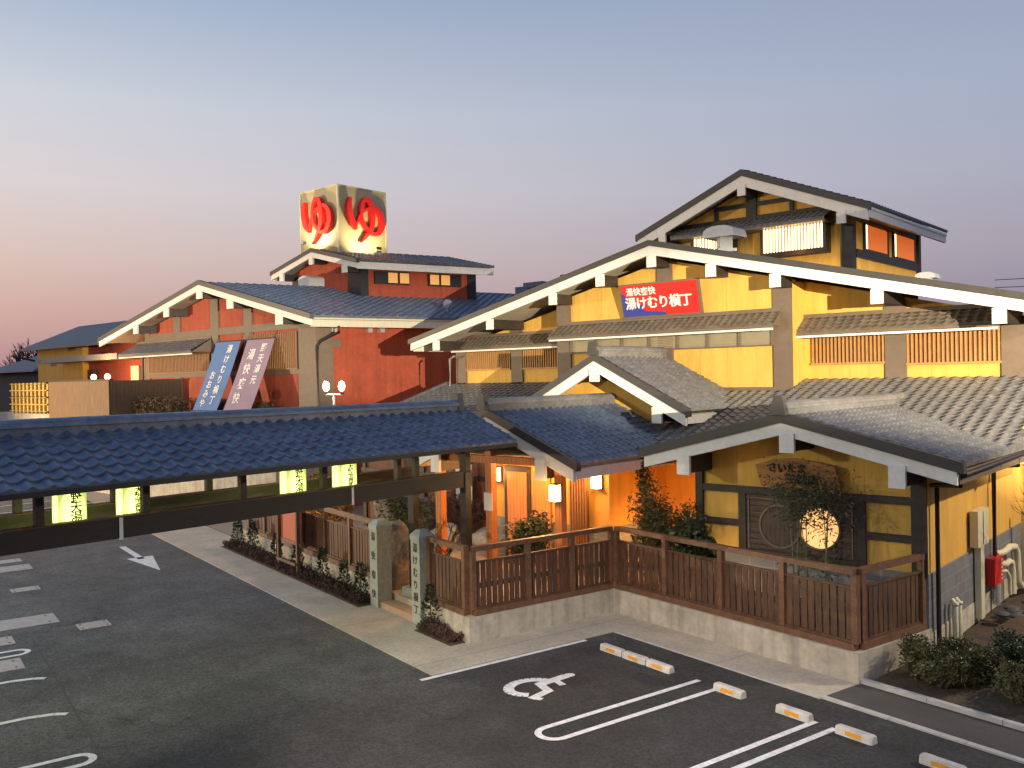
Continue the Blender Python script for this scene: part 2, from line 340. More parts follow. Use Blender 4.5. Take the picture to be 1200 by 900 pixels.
def tiled_wall(name, c):
    m = mat(name, c, .5, .12, 3)
    t = m.node_tree; b = t.nodes['Principled BSDF']; src = b.inputs['Base Color'].links[0].from_socket
    g = t.nodes.new('ShaderNodeNewGeometry'); s = t.nodes.new('ShaderNodeSeparateXYZ'); t.links.new(g.outputs['Position'], s.inputs[0])
    a = t.nodes.new('ShaderNodeMath'); a.operation = 'ADD'; t.links.new(s.outputs[0], a.inputs[0]); t.links.new(s.outputs[1], a.inputs[1])
    cb = t.nodes.new('ShaderNodeCombineXYZ'); t.links.new(a.outputs[0], cb.inputs[0]); t.links.new(s.outputs[2], cb.inputs[1])
    br = t.nodes.new('ShaderNodeTexBrick'); br.inputs['Scale'].default_value = 1; br.inputs['Brick Width'].default_value = .55; br.inputs['Row Height'].default_value = .26; br.inputs['Mortar Size'].default_value = .012
    br.inputs['Color1'].default_value = (1,1,1,1); br.inputs['Color2'].default_value = (.86,.86,.86,1); br.inputs['Mortar'].default_value = (1.3,1.3,1.3,1)
    t.links.new(cb.outputs[0], br.inputs['Vector'])
    mm = t.nodes.new('ShaderNodeVectorMath'); mm.operation = 'MULTIPLY'; t.links.new(src, mm.inputs[0]); t.links.new(br.outputs['Color'], mm.inputs[1]); t.links.new(mm.outputs[0], b.inputs['Base Color'])
    return m
M['base_tile'] = tiled_wall('base_tile', (.20, .205, .22))

def hot_core(m, lo, hi, z0, z1):
    t = m.node_tree; b = t.nodes['Principled BSDF']; c = t.nodes.new('ShaderNodeTexCoord'); s = t.nodes.new('ShaderNodeVectorMath'); s.operation = 'SUBTRACT'; s.inputs[1].default_value = (.5,.5,.45)
    t.links.new(c.outputs['Generated'], s.inputs[0]); l = t.nodes.new('ShaderNodeVectorMath'); l.operation = 'LENGTH'; t.links.new(s.outputs[0], l.inputs[0])
    r = t.nodes.new('ShaderNodeMapRange'); r.inputs[1].default_value = z0; r.inputs[2].default_value = z1; r.inputs[3].default_value = hi; r.inputs[4].default_value = lo; t.links.new(l.outputs['Value'], r.inputs[0]); t.links.new(r.outputs[0], b.inputs['Emission Strength'])
hot_core(M['lantern_glow'], .75, 3.2, .5, .72)

# ------------------------------------------------------------------ shape helpers
def rock(mb, c, r, seed=0, sq=(1,1,.8), sub=3):
    import bmesh
    bm = bmesh.new(); bmesh.ops.create_icosphere(bm, subdivisions=sub, radius=1)
    vs = []
    for v in bm.verts:
        p = v.co.copy(); n = noise.noise(p*1.3+Vector((seed*7.3, 0, 0)))*.35 + noise.noise(p*3.1+Vector((0, seed*3.1, 0)))*.16
        p *= 1+n; vs.append((c[0]+p.x*r*sq[0], c[1]+p.y*r*sq[1], c[2]+p.z*r*sq[2]))
    fs = [[v.index for v in f.verts] for f in bm.faces]; bm.free(); mb.add(vs, fs, True)
WAVE = [(0, 1), (.10, .86), (.2, .42), (.32, .12), (.5, 0), (.66, .08), (.8, .34), (.91, .8)]
def tiles(mb, P, U, V, Lu, Lv, tw=.30, cl=.27, amp=.045, step=.03, keep=None):
    """pantile covering: P eave corner, U unit vector along the eave, V unit vector up the slope; rolls with a step at each course"""
    P, U, V = Vector(P), Vector(U).normalized(), Vector(V).normalized(); Nn = U.cross(V)
    if Nn.z < 0: Nn = -Nn
    flip = U.cross(V).z < 0
    nt_ = max(1, round(Lu/tw)); tw = Lu/nt_; nc = max(1, round(Lv/cl)); cl = Lv/nc
    us = [(i+t)*tw for i in range(nt_) for t, _ in WAVE] + [Lu]; hs = [h for i in range(nt_) for _, h in WAVE] + [1]
    m = len(us)
    for j in range(nc):
        v0, v1 = j*cl, (j+1)*cl
        rows = []
        for v, st in ((v0, step), (v1, 0)):
            rows.append([P+U*u+V*v+Nn*(h*amp+st) for u, h in zip(us, hs)])
        low = [P+U*u+V*v0+Nn*((h*amp if j else -.05)) for u, h in zip(us, hs)]
        idx = [k for k in range(m-1) if keep is None or keep(us[k]+.01, v0+cl/2)]
        if not idx: continue
        fs = [((k, k+1, m+k+1, m+k) if not flip else (k+1, k, m+k, m+k+1)) for k in idx]
        mb.add(rows[0]+rows[1], fs, True)
        mb.add(low+rows[0], [((k, k+1, m+k+1, m+k) if not flip else (k+1, k, m+k, m+k+1)) for k in idx])
def chevron(xc, hl, hr, z, sl, sr, t):
    """closed gable strip polygon (x, z): ridge height z, slopes sl / sr, vertical thickness t"""
    a = (xc-hl, z-sl*hl); b = (xc, z); c = (xc+hr, z-sr*hr)
    return [a, b, c, (c[0], c[1]-t), (b[0], b[1]-t), (a[0], a[1]-t)]
def chev(mb, y0, y1, *a):
    pl = chevron(*a)
    l = [pl[0], pl[1], pl[4], pl[5]]; r = [pl[1], pl[2], pl[3], pl[4]]
    for q in (l, r): mb.ext([(x, y0, z) for x, z in q], (0, y1-y0, 0))
def ridge_cap(mb, x, y0, y1, z, w=.2, h=.26):
    mb.box(x-w*.55, x+w*.55, y0+.04, y1, z-.1, z+h*.55)
    n = 8
    mb.ext([(x-w*.75, y0, z+h*.5)]+[(x+w*.75*math.cos(math.pi-k*math.pi/n), y0, z+h*.5+h*.5*math.sin(k*math.pi/n)) for k in range(1, n)]+[(x+w*.75, y0, z+h*.5)], (0, y1-y0, 0))
    k = 0
    while y0+.15+k*.3 < y1:
        for s in (-1, 1): mb.box(min(x+s*w*.5, x+s*w*.72), max(x+s*w*.5, x+s*w*.72), y0+.08+k*.3, y0+.26+k*.3, z-.14, z+h*.02)
        k += 1
def onigawara(mb, x, y, z, s=.3):
    mb.ext([(x-s*.5, y-.06, z), (x+s*.5, y-.06, z), (x+s*.36, y-.06, z+s*1.0), (x+s*.30, y-.06, z+s*1.3), (x-s*.30, y-.06, z+s*1.3), (x-s*.36, y-.06, z+s*1.0)], (0, .18, 0))
def bracket(t, xf, x, yf, yb, ztop, w=.3, h=.36, name='purlin', mb_mat=None, parent=None, endmat=None):
    p = parent or t
    a = MB(xf); a.box(x-w*.45, x+w*.45, yf+.05, yb, ztop-h*.92, ztop); b_ = a.build(name, mb_mat or M['darkwood'], p)
    e = MB(xf); e.box(x-w/2, x+w/2, yf-.03, yf+.05, ztop-h, ztop+.015)
    if p is t: e.build('end_cap', endmat or M['white'], b_)
    else: e.build('purlin_cap', endmat or M['white'], p)
def text(body, size, mat_, M4, parent, name='lettering', ext=.012, sx=1, space=1, bold=.0, line=1.0):
    cu = bpy.data.curves.new('t', 'FONT'); cu.body = body; cu.size = size; cu.extrude = ext; cu.align_x = 'CENTER'; cu.align_y = 'CENTER'; cu.space_line = line; cu.space_character = space; cu.offset = bold; cu.resolution_u = 3
    o = bpy.data.objects.new('t', cu); col.objects.link(o)
    me = bpy.data.meshes.new_from_object(o.evaluated_get(bpy.context.evaluated_depsgraph_get()))
    bpy.data.objects.remove(o); me.materials.clear(); me.materials.append(mat_)
    me.name = name; ob = bpy.data.objects.new(name, me); col.objects.link(ob)
    S = Matrix.Diagonal((sx, 1, 1, 1)); off = Matrix.Translation(-Vector(OFF.get(parent, (0,0,0))))
    me.transform(off @ M4 @ S); ob.parent = parent; OFF[ob] = OFF.get(parent, Vector())
    return ob
def frame(o, x, y):
    """matrix for lettering: origin o, reading direction x, up direction y"""
    x, y = Vector(x).normalized(), Vector(y).normalized(); z = x.cross(y).normalized(); y = z.cross(x)
    return Matrix(((x.x, y.x, z.x, o[0]), (x.y, y.y, z.y, o[1]), (x.z, y.z, z.z, o[2]), (0,0,0,1)))

# ================================================================== SETTING
m = MB(); m.add([(-900,-400,-.03),(700,-400,-.03),(700,1200,-.03),(-900,1200,-.03)], [(0,1,2,3)]); struct(m, 'ground', M['earth'])
def sheet(name, pts, z, mt):
    m = MB(G1); m.add([(a, b, z) for a, b in pts], [tuple(range(len(pts)))]); return struct(m, name, mt)
sheet('road', [(-75,-40),(30,-40),(30,12.70),(-14.15,12.70),(-14.15,8.235),(-75,8.235)], 0, M['asphalt'])
m = MB(G1); m.ext([(-38,8.235,.0),(-14.15,8.235,.0),(-14.15,12.70,.0),(-9.1,12.70,.0),(-9.1,14.0,.0),(-15.3,14.0,.0),(-15.3,10.3,.0),(-31,10.3,.0),(-38,10.3,0),(-38,8.3,0)], (0,0,.018)); struct(m, 'sidewalk', M['walk'])
m = MB(G1); m.ext([(-9.1,12.82,0),(14,12.82,0),(14,13.80,0),(-9.1,13.80,0)], (0,0,.016)); struct(m, 'path', M['asphalt_path'])
for b0 in (12.70, 13.80):
    m = MB(G1); k = -9.1
    if b0 < 13:
        m.box(-14.15, -9.1, 12.66, 12.70, 0, .024)
    while k < 14: m.box(k, k+1.19, b0, b0+.11, 0, .03 if b0 < 13 else .09); k += 1.2
    struct(m, 'kerb', M['kerb'])
m = MB(G1); m.ext([(-29.4,10.22,0),(-15.46,10.1,0),(-15.46,13.96,0),(-9.24,13.96,0),(-9.24,16.3,0),(-13,26,0),(-30,26,0)], (0,0,.30)); struct(m, 'terrace', M['terrace'])
sheet('parking_lot', [(-120,8.3),(-38.02,8.3),(-38.02,10.35),(-30.2,10.35),(-30.2,26),(-120,26)], .01, M['lot'])
n_ = 0
for k in range(9):
    m = MB(); m.box(-52+k*2.5, -51.86+k*2.5, 14.0, 18.8, .014, .018); struct(m, 'parking_line', M['paint_old'])
# planting bed on the right
m = MB()
gx, gy = 26, 26; vs = []; fs = []
for j in range(gy+1):
    for i in range(gx+1):
        a = -9.0+i*.9; b = 13.92+j*.75
        p = g1(a, b); z = .05+.16*min(1, j/3)+.10*noise.noise(Vector((p[0]*.7, p[1]*.7, 0)))+.04*noise.noise(Vector((p[0]*3, p[1]*3, 5)))
        vs.append((p[0], p[1], max(z, .012)))
for j in range(gy):
    for i in range(gx): fs.append((j*(gx+1)+i, j*(gx+1)+i+1, (j+1)*(gx+1)+i+1, (j+1)*(gx+1)+i))
m.add(vs, fs, True); struct(m, 'soil_bed', M['earth'])

# painted markings on the asphalt
def mark(name, polys, z=.006, mt='paint'):
    m = MB(G1)
    for p in polys: m.add([(a, b, z) for a, b in p], [tuple(range(len(p)))])
    # keep faces up
    me = struct(m, name, M[mt]).data
    import bmesh
    bm = bmesh.new(); bm.from_mesh(me)
    for f in bm.faces:
        if f.normal.z < 0: f.normal_flip()
    bm.to_mesh(me); bm.free()
def rect(a0, a1, b0, b1): return [(a0,b0),(a1,b0),(a1,b1),(a0,b1)]
def strip(pts, w):
    out = []
    for (a, b), (c, d) in zip(pts, pts[1:]):
        l = math.hypot(c-a, d-b); nx, ny = -(d-b)/l*w/2, (c-a)/l*w/2
        out.append([(a+nx,b+ny),(c+nx,d+ny),(c-nx,d-ny),(a-nx,b-ny)])
    return out
def uline(a0, a1, bend, bfar, w=.11, sgn=1):
    """two long strokes joined by a round end, as one ring of quads"""
    c = (a0+a1)/2; r = (a1-a0)/2; inn = []; out = []
    path = [(a0, bfar)]+[(c-r*math.cos(math.pi*k/12), bend-sgn*r*math.sin(math.pi*k/12)) for k in range(13)]+[(a1, bfar)]
    q = []
    for i, (a, b) in enumerate(path):
        pa, pb = path[max(i-1,0)], path[min(i+1, len(path)-1)]; dx, dy = pb[0]-pa[0], pb[1]-pa[1]; l = math.hypot(dx, dy)
        q.append(((a-dy/l*w/2, b+dx/l*w/2), (a+dy/l*w/2, b-dx/l*w/2)))
    return [[q[i][0], q[i+1][0], q[i+1][1], q[i][1]] for i in range(len(q)-1)]
mark('parking_line', [rect(-14.12,-14.01,7.95,11.83)], .008)
mark('parking_line', uline(-10.96,-10.47,8.35,11.80), .008)
mark('parking_line', uline(-8.55,-8.20,7.0,11.78), .008)
mark('parking_line', uline(-6.1,-5.7,7.0,11.78), .008)
for a in (-14.2, -20.75, -31.4):
    mark('parking_line', uline(a-.2, a+.2, 2.35, -5, .11, -1), .005)
for a in (-16.4, -18.65):
    mark('parking_line', strip([(a-.16,-5), (a-.14,2.0), (a-.05,2.38), (a+.07,2.56)], .12), .005)
mark('arrow_marking', [rect(-32.05,-29.4,6.70,6.90), [(-29.7,6.42),(-27.2,6.80),(-29.7,7.2)]], .005)
mark('chalk_line', [[(-21.5,2.74),(-12.2,2.62),(-12.2,2.65),(-21.5,2.77)], [(-14.5,2.66),(-14.1,3.5),(-14.13,3.52),(-14.53,2.66)]], .0035, 'asphalt_path')
# wheelchair symbol: v = towards the wall (head), u = across the bay
def wc(u, v): return (-11.98-.95*u, 8.82+1.45*v)
sym = [[wc(.66+.10*math.cos(t*math.pi/8), .95+.075*math.sin(t*math.pi/8)) for t in range(16)]]
sym += strip([wc(.66, .90), wc(.60, .44)], .20) + strip([wc(.64, .70), wc(.30, .66)], .13) + strip([wc(.68, .47), wc(.22, .40)], .16) + strip([wc(.25, .44), wc(.10, .08)], .16) + strip([wc(.12, .12), wc(-.04, .17)], .12)
sym += strip([wc(.56+.38*math.cos(math.radians(t)), .32+.30*math.sin(math.radians(t))) for t in range(70, -150, -14)], .19)
for i, p in enumerate(sym): mark('wheelchair_marking', [p], .008+.0004*i)

# ================================================================== YELLOW BATH HOUSE
X0 = -14.9
BH = thing('bath_house', 'large yellow bath house with stepped gables, white bargeboards and blue tiled porch roofs', 'building', (-15, 24, 0))
def zroof(x): return 9.30-.235*abs(x-X0)
m = MB()
def gwall(m, xa, xb, y0, y1, z0, drop=.0):
    xs = [xa]+([X0] if xa < X0 < xb else [])+[xb]
    m.ext([(xa, y0, z0), (xb, y0, z0)]+[(x, y0, zroof(x)-.3-drop) for x in xs[::-1]], (0, y1-y0, 0))
gwall(m, -19.2, -10.8, 24.3, 24.6, 3); gwall(m, -25.0, -19.2, 25.2, 25.45, 0); gwall(m, -10.8, -4.9, 25.2, 25.45, 3)
m.box(-19.2,-18.95,24.6,25.2,3,8.0); m.box(-11.05,-10.8,24.6,25.2,3,8.0)
UW = m.build('upper_wall', M['yellow'], BH)
m = MB(); m.box(-25.0,-24.75,25.45,40,0,6.6); m.box(-5.15,-4.9,25.45,40,0,6.6); m.box(-24.75,-5.15,39.7,39.95,0,6.6); m.build('side_wall', M['yellow_plain'], BH)
for xa, xb, y, zt in ((-25.05,-24.5,25.2,6.6),(-22.15,-21.6,25.2,7.25),(-19.22,-18.65,24.3,7.9),(-15.18,-14.65,24.3,8.85),(-11.33,-10.78,24.3,7.95),(-8.53,-7.97,25.2,7.3),(-5.67,-4.85,25.2,6.7)):
    m = MB(); m.box(xa, xb, y-.07, y-.002, 4.6, zt); m.build('column', M['brown'], BH)
m = MB(); m.box(-25.0,-19.25,25.13,25.197,5.12,5.24); m.box(-19.2,-10.8,24.22,24.297,4.86,5.0); m.box(-10.76,-4.9,25.12,25.197,5.1,5.2); m.build('sill_band', M['brown'], BH)
# main roof
m = MB(); chev(m, 23.33, 40.2, X0, 10.95, 10.95, 9.53, .2355, .2355, .17); m.build('roof', M['edge'], BH)
m = MB(); chev(m, 23.38, 23.48, X0, 10.85, 10.85, 9.355, .2355, .2355, .27); m.build('bargeboard', M['white'], BH)
m = MB(); chev(m, 23.48, 40.0, X0, 10.8, 10.8, 9.34, .2355, .2355, .05); m.build('soffit', M['soffit'], BH)
m = MB(); m.box(-25.72,-25.62,23.49,40,6.5,6.75); m.box(-4.18,-4.08,23.49,40,6.5,6.75); m.build('eave_board', M['white'], BH)
for x, yb in ((-24.36,25.2),(-21.6,25.2),(-18.72,25.2),(-16.78,24.3),(-14.85,24.3),(-12.84,24.3),(-10.87,24.3),(-8.12,25.2),(-5.31,25.2)):
    bracket(BH, ID, x, 23.40, yb-.08, zroof(x)-.23)
# awnings over the clerestory windows
def awning(t, xf, xa, xb, yw, proj, ze, zt, mt='tile_brown', parent=None):
    m = MB(xf); L_ = math.hypot(proj, zt-ze); tiles(m, (xa, yw-proj, ze), (1,0,0), (0, proj, zt-ze), xb-xa, L_, .24, .2, .035, .025)
    a = m.build('awning', M[mt], parent or t)
    m = MB(xf); m.ext([(xa+.02, yw-proj+.03, ze-.05), (xa+.02, yw-.08, ze-.05), (xa+.02, yw-.08, zt-.05)], (xb-xa-.04, 0, 0)); m.box(xa, xb, yw-.11, yw-.075, zt-.02, zt+.09)
    m.box(xa-.03, xb+.03, yw-proj-.03, yw-proj+.03, ze-.10, ze-.04)
    m.build('awning_frame', M['brown'], a if parent is None else parent)
    m = MB(xf); m.box(xa, xb, yw-proj+.0, yw-proj+.05, ze-.17, ze-.11); m.build('gutter', M['white'], a if parent is None else parent)
awning(BH, ID, -24.75, -19.32, 25.2, .62, 6.60, 7.0)
awning(BH, ID, -19.15, -11.1, 24.3, .62, 6.78, 7.17)
awning(BH, ID, -11.0, -5.62, 25.2, .62, 6.55, 6.98)
def grille(t, xf, xa, xb, y, z0, z1, mt='slat', back='slat_dark', sp=.105, w=.045, parent=None):
    m = MB(xf); m.box(xa, xb, y-.03, y-.004, z0, z1); f = m.build('window_back', M[back], parent or t)
    m = MB(xf); n = max(2, round((xb-xa)/sp))
    for k in range(n+1):
        x = xa+(xb-xa)*k/n; m.box(x-w/2, x+w/2, y-.09, y-.045, z0, z1)
    m.box(xa-.05, xb+.05, y-.10, y-.035, z0-.06, z0-.001); m.build('grille', M[mt], f if parent is None else parent)
grille(BH, ID, -24.42, -22.22, 25.2, 5.77, 6.55); grille(BH, ID, -21.52, -19.3, 25.2, 5.77, 6.55)
grille(BH, ID, -10.55, -8.58, 25.2, 5.66, 6.5, 'slat', 'slat_dark', .11); grille(BH, ID, -7.93, -5.72, 25.2, 5.6, 6.5, 'slat', 'slat_dark', .11)
m = MB(); m.box(-18.6,-11.35,24.25,24.297,6.22,6.7)
for k in range(9): m.box(-18.6,-11.35,24.20,24.25,6.25+k*.05,6.275+k*.05)
lv = m.build('louvre_band', M['louvre'], BH)
m = MB()
for k in range(8): m.box(-18.62+k*1.035,-18.55+k*1.035,24.17,24.249,6.2,6.72)
m.box(-18.62,-11.33,24.18,24.249,6.18,6.22); m.build('louvre_post', M['brown'], lv)

# skirt roof
SK = .30
def zskirt(y): return 5.2-SK*(25.2-y)
sv = Vector((0, 1, SK)).normalized(); Ls = math.hypot(1, SK)
m = MB(); tiles(m, (-25.6, 19.6, zskirt(19.6)), (1,0,0), sv, 21.15, 5.55*Ls, .285, .28, .05, .03, keep=lambda u, v: not (u < .0 or (6.5 < u < 14.7 and v > 4.62*Ls)))
SR = m.build('skirt_roof', M['tile_dark'], BH)
m = MB(); m.ext([(-25.55,19.63,zskirt(19.6)-.06),(-25.55,25.0,zskirt(25.0)-.06),(-25.55,25.0,zskirt(25.0)-.2),(-25.55,19.63,zskirt(19.6)-.2)], (20.85,0,0)); m.build('roof_deck', M['edge'], SR)
m = MB(); m.bar((-25.6,19.6,zskirt(19.6)+.04),(-25.6,25.2,zskirt(25.2)+.04),.16,.16); m.build('verge_cap', M['tile_dark'], SR)
# entry gable on the skirt roof
GX = -15.0
def small_gable(nm, xc, yf, yb, half, zs, slope, wall_y, wall_z0, wall_half, bar_t, brk, mt, wallmat, over, capback=None, eave_back=None):
    """a roof with its ridge towards the back: roof part carries the tiles; its children are bargeboard, verge, ridge cap and so on"""
    L_ = half*math.hypot(1, slope); y1 = yb
    m = MB()
    for s in (-1, 1):
        e = (xc+s*half, 0, zs-slope*half); u = (0, 1, 0)
        tiles(m, (e[0], yf+.12, e[2]), u, (-s, 0, slope), yb-yf-.12, L_, .285, .265, .05, .03)
    r = m.build(nm, M[mt], BH)
    m = MB(); chev(m, yf-.02, yf+.15, xc, half+.04, half+.04, zs+.07, slope, slope, .20); m.build('verge_trim', M['edge'], r)
    m = MB(); chev(m, yf+.02, yf+.12, xc, half-.08, half-.08, zs-.13, slope, slope, bar_t); m.build('bargeboard', M['white'], r)
    m = MB(); chev(m, yf+.15, yb, xc, half-.14, half-.14, zs-.07, slope, slope, .1)
    for s in (-1, 1):
        pass
    m.build('soffit', M['soffit'] if over == 'soffit' else M['white'], r)
    for s in (-1, 1):
        m = MB(); x = xc+s*(half-.1); m.box(x-.04, x+.04, yf+.12, yb-.02, zs-slope*half-.34, zs-slope*half-.1); m.build('eave_board', M['brown'] if nm == 'wing_roof' else M['white'], r)
    m = MB(); ridge_cap(m, xc, yf-.05, capback or yb, zs+.0, .24, .3); m.build('ridge_cap', M['tile_dark'], r)
    m = MB(); onigawara(m, xc, yf-.06, zs+.02, .30); m.build('ridge_end_tile', M['edge'], r)
    if wall_y:
        m = MB(); w2 = wall_half; m.ext([(xc-w2, wall_y, wall_z0),(xc+w2, wall_y, wall_z0),(xc+w2, wall_y, zs-slope*w2-.18),(xc, wall_y, zs-.18),(xc-w2, wall_y, zs-slope*w2-.18)], (0,.2,0)); m.build('gable_wall', M[wallmat], r)
    for x, hh in brk:
        bracket(BH, ID, x, yf+.01, wall_y or yf+1, zs-slope*abs(x-xc)-.13-bar_t+.04, .3, hh, parent=r)
    return r
EG = small_gable('entry_gable', GX, 20.55, 24.25, 2.98, 5.98, .515, 21.4, 3.85, 2.45, .30, ((GX,.34),(-12.95,.42),(-17.05,.42)), 'tile_dark', 'yellow_plain', 'soffit')
PR = small_gable('porch_roof', GX, 15.98, 21.38, 2.78, 4.62, .43, None, 0, 0, .30, ((-13.25,.46),(-16.75,.46)), 'tile', 'amber', 'white')
FR = small_gable('wing_roof', -7.7, 16.72, 24.2, 3.28, 4.55, .25, None, 0, 0, .24, ((-9.9,.40),(-7.58,.36),(-5.5,.40)), 'tile_dark', 'yellow', 'white')

# front wing with the round windows
FWY = 17.73
def zw(x): return 4.36-.25*abs(x+7.7)
m = MB(); m.ext([(-10.13,FWY,1.56),(-5.3,FWY,1.56),(-5.3,FWY,zw(-5.3)),(-7.7,FWY,zw(-7.7)),(-10.13,FWY,zw(-10.13))], (0,.2,0))
FW = m.build('front_wing', M['yellow'], BH)
m = MB(); m.box(-10.13,-5.28,FWY-.03,FWY+.2,0,1.558); m.box(-5.36,-5.27,FWY+.2,27,.45,1.56); m.build('tiled_base', M['base_tile'], FW)
m = MB(); m.box(-5.36,-5.255,FWY-.03,27,0,.448); m.build('concrete_base', M['concrete'], FW)
m = MB(); m.box(-5.5,-5.3,FWY+.2,27,1.562,3.72); m.box(-10.13,-9.93,FWY+.2,24,0,3.7); m.build('wing_side_wall', M['yellow_plain'], FW)
m = MB()
m.box(-10.15,-9.98,FWY-.09,FWY-.001,1.0,3.55); m.box(-5.56,-5.28,FWY-.09,FWY-.031,1.5,3.5); m.box(-9.98,-5.56,FWY-.08,FWY-.001,2.845,2.99)
m.box(-9.98,-9.1,FWY-.075,FWY-.001,2.12,2.26); m.box(-6.44,-5.56,FWY-.075,FWY-.001,2.12,2.26); m.box(-9.12,-8.95,FWY-.085,FWY-.001,1.56,2.844); m.box(-6.6,-6.42,FWY-.085,FWY-.001,1.56,2.844)
m.box(-8.95,-6.6,FWY-.085,FWY-.001,1.56,1.66)
m.build('timber_frame', M['darkwood'], FW)
m = MB(); m.box(-8.95,-6.6,FWY-.04,FWY-.001,1.66,2.84)
for k in range(10): m.box(-8.95,-6.6,FWY-.052,FWY-.04,1.67+k*.118,1.67+k*.118+.1)
WP = m.build('plank_panel', lines(mat('plank', (.075, .05, .04), .7, .5, 5, .3, 25, stretch=(.4, 1, 5), fine=(20, .3)), (0,0,1), .118, .012, .4, .15), FW)
m = MB(); m.bar((-8.93,FWY-.06,2.76),(-6.62,FWY-.06,2.76),.03,.03); m.bar((-8.89,FWY-.06,1.68),(-8.89,FWY-.06,2.8),.03,.03); m.bar((-6.68,FWY-.06,1.68),(-6.68,FWY-.06,2.8),.03,.03); m.build('panel_trim', M['brown'], FW)
def ring(m, c, r, y, t=.035, n=40):
    for k in range(n):
        a, b = 2*math.pi*k/n, 2*math.pi*(k+1)/n
        m.bar((c[0]+r*math.cos(a), y, c[1]+r*math.sin(a)), (c[0]+r*math.cos(b), y, c[1]+r*math.sin(b)), .04, t, up=(0,1,0))
m = MB(); m.ycyl((-8.19,2.20), .43, FWY-.066, FWY-.04); m.build('round_door', lines(mat('door_plank', (.07, .045, .035), .7, .5, 6, stretch=(4, 1, .5)), (1,0,0), .1, .012, .35), FW)
m = MB(); ring(m, (-8.19,2.20), .44, FWY-.07, .03); ring(m, (-7.36,2.24), .43, FWY-.062, .03); m.build('round_frame', M['brown'], FW)
m = MB(); m.ycyl((-7.36,2.24), .42, FWY-.06, FWY-.04); m.build('round_window', M['window_glow'], FW)
# plaque on the wing gable
PL = thing('wooden_plaque', 'carved wooden name plaque with arched top and black lettering under the wing gable', 'sign', (-7.75, 17.5, 3.0))
pts = [(-8.52,3.05),(-6.84,3.05),(-6.93,3.52),(-7.3,3.60),(-7.75,3.655),(-8.2,3.62),(-8.62,3.49)]
m = MB(); m.ext([(x, 17.52-.12*(z-3.05), z) for x, z in pts], (0,.07,0)); m.build('board', M['plaque'], PL)
m = MB(); m.bar((-8.3,17.6,3.3),(-8.3,17.74,3.3),.05,.05); m.bar((-7.1,17.6,3.3),(-7.1,17.74,3.3),.05,.05); m.build('mount', M['black'], PL)
fr = lambda x, z: frame((x, 17.505-.12*(z-3.05), z), (1,0,0), (0,-.12,1))
text('さいたま', .205, M['ink'], fr(-7.93,3.44), PL, bold=.004); text('三橋店', .235, M['ink'], fr(-7.62,3.21), PL, bold=.004)

# vestibule, porch pillars and recess
m = MB(); m.box(-17.15,-13.1,18.5,18.7,1.56,3.52); m.box(-13.3,-13.1,18.7,21.2,1.56,3.52); m.box(-13.1,-10.13,21.2,21.4,.3,3.72); m.box(-17.15,-16.95,18.7,20.3,1.56,3.52)
VE = m.build('vestibule', M['amber'], BH)
m = MB(); m.box(-17.17,-13.08,18.47,18.71,.3,1.558); m.box(-13.3,-13.07,18.71,21.2,.3,1.558); m.build('vestibule_base', M['base_tile'], VE)
m = MB(); m.box(-16.55,-15.62,18.40,18.469,.3,3.0); m.build('door_frame', M['darkwood'], VE)
m = MB(); m.box(-16.42,-15.74,18.37,18.399,.35,2.84); m.build('door', M['orange_wood'], VE)
m = MB(); m.box(-15.60,-14.95,18.42,18.469,.3,2.9); m.build('slatted_door', M['orange_wood'], VE)
m = MB(); m.box(-14.3,-13.72,18.40,18.469,.3,2.95)
for k in range(7): m.box(-14.28+k*.085,-14.235+k*.085,18.37,18.399,.3,2.95)
m.build('grille', M['slat_dark'], VE)
m = MB(); m.box(-12.75,-11.9,21.12,21.19,.55,1.15); m.build('window', M['window_dim'], VE)
m = MB(); m.box(-25,-17.16,20.3,20.5,.0,3.6); m.build('garden_wall', mat('clay', (.20,.085,.045), .8, .2, 2), BH)
m = MB(); m.box(-25,-17.16,20.24,20.298,2.2,2.35)
for k in range(6): m.box(-24.9+k*1.5,-24.75+k*1.5,20.23,20.29,.3,3.6)
m.build('garden_wall_frame', M['darkwood'], BH)
for x, y in ((-13.0,16.4),(-15.2,16.4),(-17.0,16.4)):
    m = MB(); m.box(x-.1, x+.1, y-.1, y+.1, .42, 3.6); p = m.build('porch_pillar', M['orange_wood'], BH)
    m = MB(); m.lathe([(.2,0),(.2,.1),(.17,.13)], (x, y, .3), 16); m.build('pillar_base', M['stone'], p)
m = MB(); m.box(-17.6,-12.4,16.28,16.5,3.3,3.48); m.build('porch_beam', M['orange_wood'], BH)
m = MB(); m.box(-17.4,-12.6,16.5,18.46,3.485,3.515); m.build('porch_ceiling', M['white'], BH)
# wall lamps
def wall_lamp(x, y, z, label):
    t = thing('wall_lamp', label, 'lamp', (x, y, z), 'entrance wall lamps')
    m = MB(); m.box(x-.11,x+.11,y-.18,y-.03,z-.19,z+.19); m.build('shade', M['lamp_glow'], t)
    m = MB()
    for zz in (z-.21, z+.192): m.box(x-.13,x+.13,y-.20,y,zz,zz+.02)
    m.box(x-.13,x+.13,y-.028,y,z-.19,z+.19); m.box(x+.112,x+.13,y-.20,y-.18,z-.19,z+.19); m.box(x-.13,x-.112,y-.20,y-.18,z-.19,z+.19)
    m.build('lamp_frame', M['darkwood'], t)
    point('wall_lamp_light', (x, y-.42, z), 34, (1,.56,.2), .1)
wall_lamp(-16.83, 18.47, 2.74, 'glowing box lamp on the wall left of the door')
wall_lamp(-13.0, 16.30, 2.72, 'glowing box lamp on the porch pillar, lowest of three')
wall_lamp(-13.4, 18.47, 2.76, 'glowing box lamp on the wall corner right of the grille')
point('porch_light', (-14.9, 17.6, 3.2), 230, (1,.5,.16), .15)
